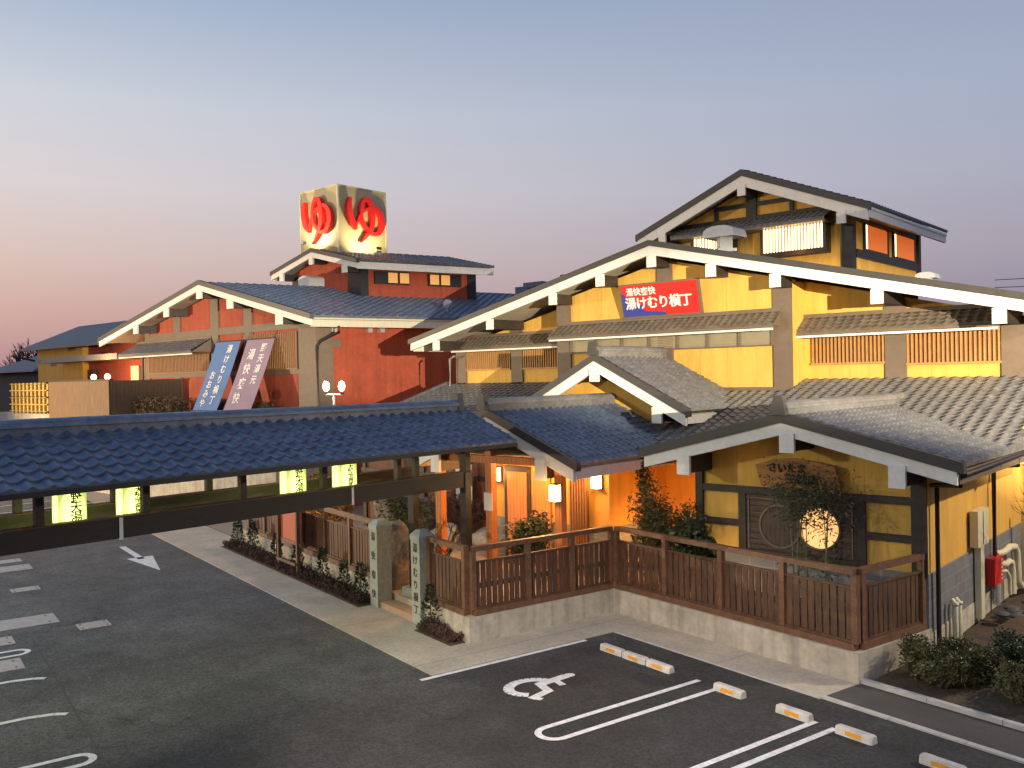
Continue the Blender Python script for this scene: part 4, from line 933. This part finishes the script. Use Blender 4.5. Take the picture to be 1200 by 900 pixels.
lowwall('cast concrete low wall carrying the right picket fences', [[(-17.1,9.8),(-15.3,9.8),(-15.3,13.72),(-9.08,13.72),(-9.08,16.1),(-9.3,16.1),(-9.3,13.98),(-15.54,13.98),(-15.54,10.04),(-17.1,10.04)]])
lowwall('pale concrete low wall under the left picket fence', [[(-29.4,10.0),(-19.5,9.92),(-19.5,10.2),(-29.4,10.28)]])
# stone pillars
def pillar(a, b, txt, label):
    x, y, _ = g1(a, b); t = thing('stone_pillar', label, 'pillar', (x, y, 0), 'stone pillars at the garden entrance')
    m = MB(G1); w = .19; h = 1.86
    m.ext([(a-w,b-w,0),(a+w,b-w,0),(a+w,b+w,0),(a-w,b+w,0)], (0,0,h)); m.build('shaft', M['stone'], t)
    m = MB(G1); vs = []
    for s, z in ((w+.015,h),(w+.015,h+.1),(w*.55,h+.22)):
        vs += [(a-s,b-s,z),(a+s,b-s,z),(a+s,b+s,z),(a-s,b+s,z)]
    fs = [(0,3,2,1),(8,9,10,11)]
    for k in range(2):
        for q in range(4): fs.append((k*4+q, k*4+(q+1)%4, k*4+4+(q+1)%4, k*4+4+q))
    m.add(vs, fs); m.build('cap', mat('pillar_cap', (.30,.36,.38), .45, .1, 6), t)
    n = len(txt)
    for i, ch in enumerate(txt):
        p = g1(a, b-w-.003, h-.18-i*(1.36/(n-1 if n > 1 else 1))); text(ch, .21, M['ink'], frame(p, (CG,SG,0), (0,0,1)), t, bold=.004, ext=.004)
pillar(-19.3, 9.88, '湯快爽快', 'left stone gate pillar with four carved characters')
pillar(-17.35, 9.92, '湯けむり横丁', 'right stone gate pillar with six carved characters beside the short fence')
m = MB(G1); m.ext([(-19.1,9.75,0),(-17.55,9.75,0),(-17.55,10.3,0),(-19.1,10.3,0)], (0,0,.16)); m.ext([(-19.1,10.3,0),(-17.55,10.3,0),(-17.55,11.2,0),(-19.1,11.2,0)], (0,0,.24)); struct(m, 'entrance_step', mat('step', (.40,.27,.18), .75, .15, 3, .2, 40))
# planting strips
for pts in ([(-29.7,9.35),(-19.5,9.35),(-19.5,9.91),(-29.7,9.99)], [(-16.9,9.42),(-15.45,9.42),(-15.45,9.79),(-16.9,9.79)]):
    m = MB(G1); m.ext([(a,b,0) for a,b in pts], (0,0,.035)); struct(m, 'soil_strip', M['earth'])
def heath(a0, a1, b0, b1, n):
    m = MB()
    for _ in range(n):
        a, b = rng.uniform(a0,a1), rng.uniform(b0,b1); h = (.06+.12*rng.random())*(.7+.5*noise.noise(Vector((a*1.7,b*2,0))))
        m.leaf(g1(a,b,.035+h*rng.random()*1.6), .05+.05*rng.random(), Vector((rng.gauss(0,.6),rng.gauss(0,.6),1)))
    return tag(m.build('heather_cover', M['leaf_heath'], loc=g1(a0,b0)), 'reddish brown heather ground cover along the low wall' if a0 < -20 else 'reddish heather ground cover at the fence corner', 'ground cover', kind='stuff')
heath(-29.6,-19.6,9.38,9.9,9000); heath(-16.85,-15.5,9.44,9.78,1500)
PLB = 'small dark conifers along the low wall'
ca = [(-28.9,1),(-27.5,1.05),(-25.5,.9),(-23.9,.85),(-22.2,.95),(-20.9,.8),(-19.95,.9)]
names = ['first at the far end','second from the far end','third from the far end','nearest left of the red screen','just right of the red screen','second left of the stone pillar','nearest to the left stone pillar']
def conifer(x, y, h, label, group=None):
    t = thing('young_conifer', label, 'shrub', (x,y,.03), group)
    m = MB()
    for k in range(int(420*h)):
        f = rng.random()**.8; z = .06+f*h*.95; r = (.22*(1-f)**.7+.03)*h*(.7+.6*noise.noise(Vector((x*3,z*6,y))) + .3*rng.random())
        an = rng.uniform(0, 6.283); m.leaf((x+r*math.cos(an)*rng.random()**.4, y+r*math.sin(an)*rng.random()**.4, .03+z), .09, Vector((math.cos(an),math.sin(an),.7)))
    m.build('foliage', M['leaf_dark'], t); m = MB(); m.tube([(x,y,.03),(x,y,h*.9)], [.02,.006], 6); m.build('stem', M['bark'], t)
for (a, h), nm in zip(ca, names):
    x, y, _ = g1(a, 9.66); conifer(x, y, h, 'small dark conifer in the heather strip, '+nm, PLB)
x, y, _ = g1(-16.5, 9.6); conifer(x, y, 1.0, 'small dark conifer in front of the right stone pillar')
# notice board with red screen
NB = thing('screen_board', 'reddish bamboo screen board on wooden legs in front of the left fence', 'board', g1(-25.0,9.75))
m = MB(G1); m.box(-25.1,-23.55,9.6,9.64,.95,1.95); m.build('screen', M['screen'], NB)
m = MB(G1); m.box(-25.2,-23.45,9.57,9.67,.86,.95); m.box(-25.2,-23.45,9.57,9.67,1.95,2.02); m.build('frame', M['wood_rail'], NB)
for a in (-25.0,-23.6):
    m = MB(G1); m.box(a-.05,a+.05,9.5,9.6,0.03,2.0); m.build('leg', M['wood'], NB)
m = MB(G1); m.box(-25.0,-23.6,9.45,9.5,.32,.4); m.build('stretcher', M['wood'], NB)

# ================================================================== PARKING: wheel stops, covers
def wheel_stop():
    t = thing('wheel_stop', 'x', 'wheel stop', (0,0,0), 'concrete wheel stops along the kerb')
    m = MB(); L_, w, h, c = .305, .085, .12, .025
    pr = [(-w,0),(w,0),(w*.8,h-c),(w*.6,h),(-w*.6,h),(-w*.8,h-c)]
    for k, (xa, sa) in enumerate(((-L_,.86),(-L_+.03,1),(L_-.03,1),(L_,.86))):
        pass
    vs = []; fs = []; n = len(pr)
    for xa, sa in ((-L_,.84),(-L_+.035,1),(L_-.035,1),(L_,.84)):
        vs += [(xa, y*sa, z*(sa*.5+.5)) for y, z in pr]
    for i in range(3):
        for k in range(n): fs.append((i*n+k, i*n+(k+1)%n, (i+1)*n+(k+1)%n, (i+1)*n+k))
    fs += [tuple(range(n))[::-1], tuple(range(3*n,4*n))]
    fs = [tuple(f[::-1]) for f in fs]
    m.add(vs, fs); b = m.build('body', M['wheelstop'], t)
    m = MB(); z1, z2 = .028, .085
    yy = lambda z: -(w*(1-.2*z/(h-c)))-.004
    m.ext([(-.13,yy(z1),z1),(.13,yy(z1),z1),(.13,yy(z2),z2),(-.13,yy(z2),z2)], (0,.003,0)); m.build('reflector', M['amber_paint'], t)
    KIDS[t] = list(t.children); return t
ws0 = wheel_stop()
wl = [(-13.10,'concrete wheel stop with amber patch, first of the touching three'),(-12.46,'concrete wheel stop with amber patch, middle of the touching three'),(-11.82,'concrete wheel stop with amber patch, last of the touching three'),
      (-10.18,'concrete wheel stop at the end of the rounded parking line'),(-8.88,'concrete wheel stop just left of the straight parking lines'),(-7.80,'concrete wheel stop just right of the straight parking lines'),(-6.48,'concrete wheel stop nearest the bottom edge of the photo')]
for i, (a, lb) in enumerate(wl):
    o = ws0 if i == 0 else copy_tree(ws0); o.location = g1(a, 11.70, .006); o.rotation_euler = (0,0,DG+rng.uniform(-.015,.015)); o['label'] = lb
def cover(pts, label):
    ca_ = sum(p[0] for p in pts)/4; cb_ = sum(p[1] for p in pts)/4
    t = thing('drain_cover', label, 'drain cover', g1(ca_, cb_), 'steel covers set in the asphalt')
    m = MB(G1); m.ext([(a,b,.001) for a,b in pts], (0,0,.011)); m.build('plate', M['cover'], t)
    m = MB(G1)
    for i in (0,1):
        for f in (.12,.88):
            p = Vector((*pts[0],0)).lerp(Vector((*pts[1],0)), f); q = Vector((*pts[3],0)).lerp(Vector((*pts[2],0)), f); c = p.lerp(q, .2 if i else .8); m.box(c.x-.035,c.x+.035,c.y-.02,c.y+.02,.0125,.015)
    m.build('lift_hole', M['ink'], t)
for pts, lb in (([(-27.35,2.96),(-27.35,3.64),(-26.85,3.64),(-26.85,2.96)],'narrow steel drain cover beside the far parking lines'),([(-23.8,1.9),(-23.8,3.47),(-22.8,3.47),(-22.8,1.9)],'largest steel drain cover with rows of holes'),
                ([(-22.3,3.7),(-22.3,4.36),(-21.72,4.36),(-21.72,3.7)],'small pinkish drain cover farthest right in the driveway'),([(-22.2,1.6),(-22.2,2.42),(-21.5,2.42),(-21.5,1.6)],'drain cover cut by the left picture edge below the largest one'),
                ([(-20.3,1.2),(-20.3,2.35),(-19.5,2.35),(-19.5,1.2)],'drain cover between the near rounded parking lines'),([(-30.9,2.4),(-30.9,3.88),(-30.0,3.88),(-30.0,2.4)],'wide drain cover at the far end near the walkway'),([(-32.1,2.6),(-32.1,3.78),(-31.5,3.78),(-31.5,2.6)],'farthest thin drain cover near the walkway')):
    cover(pts, lb)

# ================================================================== GARDEN
def boulder(x, y, z, r, seed, sq, mt, label):
    m = MB(); rock(m, (x,y,z+r*sq[2]*.75), r, seed, sq); solo(m, 'boulder', M[mt], label, 'rock', (x,y,z))
boulder(-16.95,14.75,.2,.62,3,(.8,.62,1.5),'rock','tall brown standing stone behind the left stone pillar')
boulder(-16.1,15.6,.3,.4,9,(.9,.8,.8),'rock','low brown rock beside the tall standing stone')
boulder(-21.6,20.0,.3,.75,4,(1,.8,.9),'rock_grey','grey boulder under the walkway beam in the back garden')
boulder(-19.6,19.0,.3,.55,5,(1,.8,.75),'rock_grey','rounded grey boulder left of the orange porch pillar')
boulder(-18.4,19.6,.3,.5,6,(1,.8,.7),'rock_grey','grey boulder between the porch pillar and the white banner')
boulder(-21.9,19.0,.3,.8,8,(.9,.7,1.5),'rock_grey','tall pale boulder in the back garden')
boulder(-20.3,16.6,.3,.4,11,(1,.8,.7),'rock_grey','small grey rock right of the left pillar cap')
def bush(name, label, cat, c, rad, n, size, mt, stems=3, seed=1, group=None, clump=9, asp=.45, z0=.3):
    t = thing(name, label, cat, (c[0],c[1],z0), group); r_ = random.Random(seed); m = MB()
    cl = []
    for _ in range(clump):
        d = Vector((r_.gauss(0,1),r_.gauss(0,1),r_.gauss(0,1))).normalized()*(.35+.5*r_.random()); cl.append((Vector(c)+Vector((d.x*rad[0],d.y*rad[1],d.z*rad[2])), .34+.3*r_.random()))
    for _ in range(n):
        q, s = r_.choice(cl); d = Vector((r_.gauss(0,1),r_.gauss(0,1),r_.gauss(0,1))).normalized()*s*r_.random()**.4
        m.leaf(q+Vector((d.x*rad[0],d.y*rad[1],d.z*rad[2])), size*(.6+.8*r_.random()), asp=asp)
    m.build('foliage', M[mt], t); m = MB()
    for k in range(stems):
        e = cl[k % len(cl)][0]; b = Vector((c[0]+r_.uniform(-.1,.1), c[1]+r_.uniform(-.1,.1), z0)); mid = b.lerp(e,.5)+Vector((r_.uniform(-.12,.12),r_.uniform(-.12,.12),.1)); m.tube([b, mid, e], [.035,.025,.01], 6)
    m.build('stem', M['bark'], t); return t
bush('pruned_shrub','dark glossy shrub in the corner of the picket fence before the door','shrub',(-14.95,17.5,1.55),(.72,.55,.80),3400,.12,'leaf_dark',4,2,clump=12)
bush('olive_shrub','large olive green shrub lit amber at its top, left of the front wing','shrub',(-10.85,17.6,1.85),(1.0,.75,1.05),9000,.11,'leaf_olive',6,3,clump=18,asp=.3)
bush('leafy_shrub','dark broad-leaved shrub in front of the left wing post','shrub',(-9.75,17.0,1.85),(.62,.4,.55),520,.17,'leaf_dark',4,4,clump=8,asp=.55)
bush('low_shrub','low shrub with glowing leaves behind the long picket fence','shrub',(-10.7,17.6,.85),(.7,.45,.45),900,.12,'leaf_olive',3,5)
bush('climbing_plant','thin leafy climber on the orange recess wall','plant',(-12.3,19.0,2.75),(.34,.34,.85),700,.10,'leaf_dark',2,6)
bush('amber_tree','small tree glowing amber behind the left picket fence','tree',(-22.4,17.0,1.9),(1.5,1.1,.95),4200,.14,'leaf_amber',5,7,clump=14)
bush('dark_shrub','dark shrub in the back garden beside the boulders','shrub',(-20.6,18.3,1.4),(1.0,.7,.8),1800,.12,'leaf_dark',4,8)
bush('garden_bush','brownish bare bush behind the orange porch pillar','shrub',(-19.4,19.6,1.4),(1.3,.6,.6),2200,.10,'leaf_heath',5,9)
# bamboo clump before the round window
BB = thing('bamboo_clump', 'slender bamboo clump in front of the glowing round window', 'bamboo', (-7.35,17.25,.3))
m = MB(); lf = MB(); r_ = random.Random(5)
for k in range(8):
    bx, by = -7.75+.12*k+r_.uniform(-.05,.05), 17.2+r_.uniform(-.2,.2); h = 2.5+r_.uniform(0,.75); tip = Vector((bx+r_.uniform(-.35,.25), by+r_.uniform(-.2,.1), .3+h)); b = Vector((bx,by,.3)); mid = b.lerp(tip,.5)+Vector((r_.uniform(-.05,.05),0,0))
    m.tube([b, mid, tip], [.014,.012,.004], 6)
    for q in range(230):
        f = r_.random(); f = .12+.5*f if r_.random() < .17 else .76+.26*f
        p = b.lerp(tip, f)+Vector((r_.gauss(0,.24),r_.gauss(0,.15),r_.gauss(0,.13))); 
        lf.leaf(p, .085+.05*r_.random(), Vector((r_.gauss(0,1),r_.gauss(0,1),-.5+r_.gauss(0,.5))), .26)
m.build('cane', M['cane'], BB); lf.build('foliage', M['leaf_bamboo'], BB)
# bare trees
def twig(m, p, d, l, r, depth, rr):
    q = p+d*l; mid = p.lerp(q,.5)+Vector((rr.gauss(0,.03),rr.gauss(0,.03),rr.gauss(0,.02)))*l*2; m.tube([p, mid, q], [r, r*.85, r*.65], 5 if depth < 2 else 6, cap=False)
    if depth == 0: return
    for k in range(3 if depth > 1 else 2):
        nd = (d+Vector((rr.gauss(0,.45),rr.gauss(0,.45),rr.gauss(.12,.3)))).normalized(); twig(m, p.lerp(q, rr.uniform(.55,1)), nd, l*rr.uniform(.6,.8), r*.6, depth-1, rr)
def bare_tree(name, label, base, h, r, depth, seed):
    t = thing(name, label, 'tree', base); m = MB(); rr = random.Random(seed); b = Vector(base); m.tube([b, b+Vector((0,0,h*.35))], [r*1.2,r], 7)
    m.build('trunk', M['bark'], t); m = MB()
    for k in range(4): twig(m, b+Vector((0,0,h*.3)), Vector((rr.gauss(0,.35),rr.gauss(0,.35),1)).normalized(), h*.24, r*.75, depth, rr)
    m.build('branches', M['bark'], t)
bare_tree('bare_tree','thin leafless sapling beside the end post of the walkway',(-14.35,13.9,.3),2.7,.028,3,3)
bare_tree('bare_tree','slender leafless tree by the right drain pipe',(-3.9,21.4,.2),3.2,.03,4,4)
bare_tree('bare_tree','distant leafless tree behind the dark tiled house',(-128,48,0),13,.35,5,8)
# bed shrubs right
for k, (x, y, s) in enumerate(((-5.05,16.35,.55),(-4.5,16.9,.5),(-4.55,15.95,.5),(-3.95,16.4,.6),(-3.55,17.2,.7),(-3.1,16.0,.7),(-3.3,18.1,.75),(-2.6,17.0,.8),(-2.7,18.8,.8),(-2.3,16.2,.7))):
    lb = ['low olive shrub touching the concrete wall corner','low olive shrub second from the wall corner','low olive shrub at the kerb near the wall corner','olive shrub in the middle of the planting bed','dark shrub behind the middle of the planting bed','olive shrub at the kerb near the picture edge','dark shrub near the round step stones','dark shrub at right picture edge, middle row','dark shrub at right picture edge, back row','dark shrub at right picture edge by the kerb'][k]
    bush('bed_shrub', lb, 'shrub', (x,y,.2+s*.45), (s*.8,s*.8,s*.55), 3000, .068, 'leaf_olive' if k < 4 or k == 5 else 'leaf_dark', 4, 30+k, 'shrubs in the right planting bed', z0=.1)
# ================================================================== UTILITIES AT THE RIGHT WALL
UM = thing('meter_box', 'cream wall meter box on a square conduit', 'meter box', (-5.2,20.8,.1))
m = MB(); m.box(-5.25,-5.09,20.4,21.25,1.66,2.42); m.build('box', M['cream'], UM)
m = MB(); m.box(-5.245,-5.12,20.70,20.98,.1,1.655); m.build('conduit', M['cream'], UM)
m = MB(); m.box(-5.089,-5.08,20.78,20.80,1.7,2.38); m.build('door_gap', M['brown'], UM)
RH = thing('hydrant_cabinet', 'bright red cabinet on a grey stand by the side wall', 'cabinet', (-5.1,22.0,.15))
m = MB(); m.box(-5.25,-5.08,21.65,22.35,.62,1.22); m.build('cabinet', M['red_box'], RH)
m = MB()
for k in range(6): m.box(-5.079,-5.07,22.2,22.28,.68+k*.085,.72+k*.085)
m.build('indicator', M['cream'], RH)
m = MB(); m.tube([(-5.15,22.05,.15),(-5.15,22.05,.62)], .08, 12); m.build('stand', M['metal'], RH)
for k, (y, h) in enumerate(((18.72,.85),(18.98,.82))):
    t = thing('vent_pipe', ('taller' if not k else 'shorter')+' cream upright pipe of the pair at the wall foot', 'pipe', (-5.1,y,.1), 'cream upright pipes'); m = MB(); m.tube([(-5.1,y,.1),(-5.1,y,h),(-5.17,y+.02,h+.05)], .055, 12); m.build('pipe', M['cream'], t); m = MB(); m.lathe([(.07,0),(.07,.06)], (-5.1,y,h-.04), 12); m.build('collar', M['cream'], t)
PP = thing('duct_pipes', 'bundle of thick cream insulated pipes bending down at the right edge', 'pipe', (-4.7,21.9,.2))
for pts, r in (([(-5.22,22.42,1.20),(-5.1,22.6,1.24),(-5.05,22.85,1.32),(-5.04,23.3,1.26),(-5.04,23.5,1.12),(-5.04,23.56,.8),(-5.04,23.6,.42),(-5.02,23.72,.27),(-4.95,24.3,.2),(-4.9,25.5,.2)], .075),
               ([(-5.22,22.46,.98),(-5.08,22.62,.96),(-5.05,22.8,1.0),(-5.05,23.02,.94),(-5.05,23.12,.7),(-5.05,23.14,.2)], .07),
               ([(-5.22,22.5,.80),(-5.1,22.75,.78),(-5.08,22.95,.62),(-5.08,22.98,.2)], .04)):
    m = MB(); m.tube(pts, r, 10); m.build('pipe', M['cream'], PP)
m = MB(); m.tube([(-4.98,24.0,.2),(-4.98,24.0,2.0)], .07, 10); m.build('riser', M['cream'], PP)
for k, (x, y) in enumerate(((-4.78,20.95),(-4.62,21.3),(-4.5,20.95),(-4.55,22.35),(-4.75,21.6))):
    m = MB(); m.lathe([(.0,0),(.16,0),(.17,.03),(.15,.05),(0.0,.055)], (x,y,.2), 18); solo(m, 'access_lid', mat('lid', (.06,.075,.10), .5), ['round dark lid nearest the conduit','round dark lid in the middle of the group','round dark lid at the front right of the group','single round dark lid apart on the right','round dark lid at the back of the group'][k], 'lid', (x,y,.2), 'round lids in the soil')
# banner and notice by the entrance, bench, red signs in the garden
NO = thing('standing_banner', 'white and red standing banner beside the entrance wall', 'banner', (-19.6,20.0,.3))
m = MB(); m.box(-19.95,-19.25,19.9,19.92,1.5,2.75); m.build('white_cloth', mat('cloth_white', (.6,.56,.55), .8, .3, 9), NO)
m = MB(); m.box(-19.95,-19.25,19.9,19.92,.75,1.495); m.build('red_cloth', M['noren'], NO)
m = MB(); m.tube([(-20.0,19.93,.3),(-20.0,19.93,2.85)], .025); m.tube([(-20.0,19.93,2.8),(-19.2,19.93,2.8)], .02); m.box(-20.2,-19.8,19.75,20.1,.3,.36); m.build('pole', M['black'], NO)
m = MB(); m.box(-15.33,-15.06,16.27,16.29,2.12,2.56); solo(m, 'paper_notice', M['text_white'], 'white paper notice fixed to the porch pillar', 'notice', (-15.2,16.28,2.3))
HB = thing('handrail', 'short dark handrail with a steel post in the garden by the steps', 'handrail', (-18.0,15.6,.3))
m = MB(); m.tube([(-19.2,16.2,1.25),(-17.2,15.2,1.25)], .03); m.build('rail', M['wood'], HB)
for x, y in ((-19.1,16.15),(-17.6,15.4)):
    m = MB(); m.tube([(x,y,.3),(x,y,1.25)], .025); m.build('post', M['metal'], HB)
BE = thing('low_table', 'low wooden table glowing in the recess behind the inner fence corner', 'table', (-12.2,18.7,.3))
m = MB(); m.box(-12.8,-11.7,18.4,19.0,.72,.78); m.build('top', M['slat'], BE)
for x, y in ((-12.7,18.5),(-11.8,18.5),(-12.7,18.9),(-11.8,18.9)):
    m = MB(); m.box(x-.04,x+.04,y-.04,y+.04,.3,.719); m.build('leg', M['slat'], BE)

# ================================================================== BACKGROUND
HS = thing('tiled_house', 'distant dark two storey house with hipped tile roof at far left', 'house', (-96,35,0))
m = MB(); m.box(-103,-91.5,35,43,0,7.1); m.build('wall', M['house_wall'], HS)
m = MB(); m.add([(-104,34,7.05),(-90.5,34,7.05),(-90.5,44,7.05),(-104,44,7.05),(-99.5,39,9.1),(-95.5,39,9.1),(-104,34,6.9),(-90.5,34,6.9),(-90.5,44,6.9),(-104,44,6.9)], [(0,1,5,4),(1,2,5),(2,3,4,5),(3,0,4),(6,7,1,0),(7,8,2,1),(8,9,3,2),(9,6,0,3),(9,8,7,6)]); m.build('roof', M['house_roof'], HS)
DB = thing('apartment_block', 'distant stepped grey apartment block on the skyline', 'building', (-92,112,0))
for (xa, xb, y, z, mt) in ((-97.5,-93.5,112,20.4,'far_wall'),(-93.5,-88,114,20.6,'far_wall'),(-88,-80,112,21.6,'far_wall'),(-102.5,-99.5,108,19.2,'far_dark'),(-99,-96,106,18.4,'far_dark'),(-91.5,-88.5,108,19.6,'far_dark'),(-96.6,-92.6,113,21.1,'far_wall'),(-106,-97,109,18.0,'far_dark')):
    m = MB(); m.box(xa, xb, y, y+10, 0, z); m.build('block', M[mt], DB)
m = MB(); 
for k in range(5): m.box(-97+k*.7,-96.6+k*.7,111.95,112,18.6,19.2)
m.build('window_row', M['far_dark'], DB)
for k in range(4):
    m = MB(); A = Vector((60, 150, 23-k*1.6)); B = Vector((-30, 130, 17-k*1.0)); m.tube([A.lerp(B, f/10)-Vector((0,0,2.2*math.sin(f*math.pi/10))) for f in range(11)], .05, 5)
    solo(m, 'power_line', M['cable'], 'thin power line crossing the sky at right edge, %s of four' % ('top','second','third','lowest')[k], 'cable', (60,150,0), 'power lines at right')
# fixtures of the flood lights that stand outside the frame
for P, lb in ((FLOOD, 'tall floodlight pole in the car park aimed at the yellow gable'), (YARD, 'floodlight pole beside the right side yard'), (GABLE, 'floodlight pole in front of the red gable'), (LOT, 'car park lamp pole near the disabled bay'), (LOT2, 'car park lamp pole beside the left parking bays')):
    t = thing('floodlight_pole', lb, 'floodlight', (P.x, P.y, 0)); m = MB(); q = P+(Vector((.5,0,0)) if P is YARD else Vector((.35,-.35,0)))
    m.tube([(q.x,q.y,0),(q.x,q.y,P.z-.1)], .06); m.build('pole', M['metal'], t); m = MB(); m.box(q.x-.15,q.x+.15,q.y-.12,q.y+.12,P.z-.3,P.z+.2); m.build('housing', M['metal'], t)
    if P is FLOOD:
        # barn doors of the floodlight: they keep the beam on the gable, off the lower roofs and off the cupola
        for nm, el in (('lower_visor', lambda az: -4.6-(57-az)*.24), ('upper_visor', lambda az: 5.0)):
            m = MB(); vs = []
            for dz in (0, -.01):
                for az in range(10, 91, 8):
                    d = Vector((-math.sin(R(az)), math.cos(R(az)), math.tan(R(el(az)))))
                    vs += [P+Vector((d.x*.1,d.y*.1,(.25 if nm[0] == 'u' else -.25)+dz)), P+d*1.2+Vector((0,0,dz))]
            n = len(vs)//2; fs = []
            for k in range(0, n-2, 2): fs += [(k,k+1,k+3,k+2), (n+k+2,n+k+3,n+k+1,n+k)]
            m.add(vs, fs); m.build(nm, M['black'], t)
for P, pw, tg, lb in ((GARDEN, 0, None, 'small ground spotlight before the wing wall, behind the longest fence'), (Vector((-10.3,16.95,.6)), 45, (-10.8,17.7,2.2), 'small ground spotlight under the large olive shrub'), (Vector((-22.3,15.9,.6)), 120, (-22.3,17.1,2.0), 'small ground spotlight under the amber tree'), (Vector((-18.2,17.4,.6)), 60, (-19.6,19.2,1.4), 'small ground spotlight among the garden boulders')):
    if pw: spot('garden_spot_light', P, tg, pw, 140, .7, (1,.6,.22), .05)
    t = thing('garden_spotlight', lb, 'spotlight', (P.x, P.y, .3), 'garden spotlights')
    m = MB(); m.tube([(P.x-.1,P.y-.1,.3),(P.x-.1,P.y-.1,.5)], .02, 6); m.tube([(P.x-.2,P.y-.15,.45),(P.x-.06,P.y-.05,.53)], .06, 10); m.build('housing', M['black'], t)
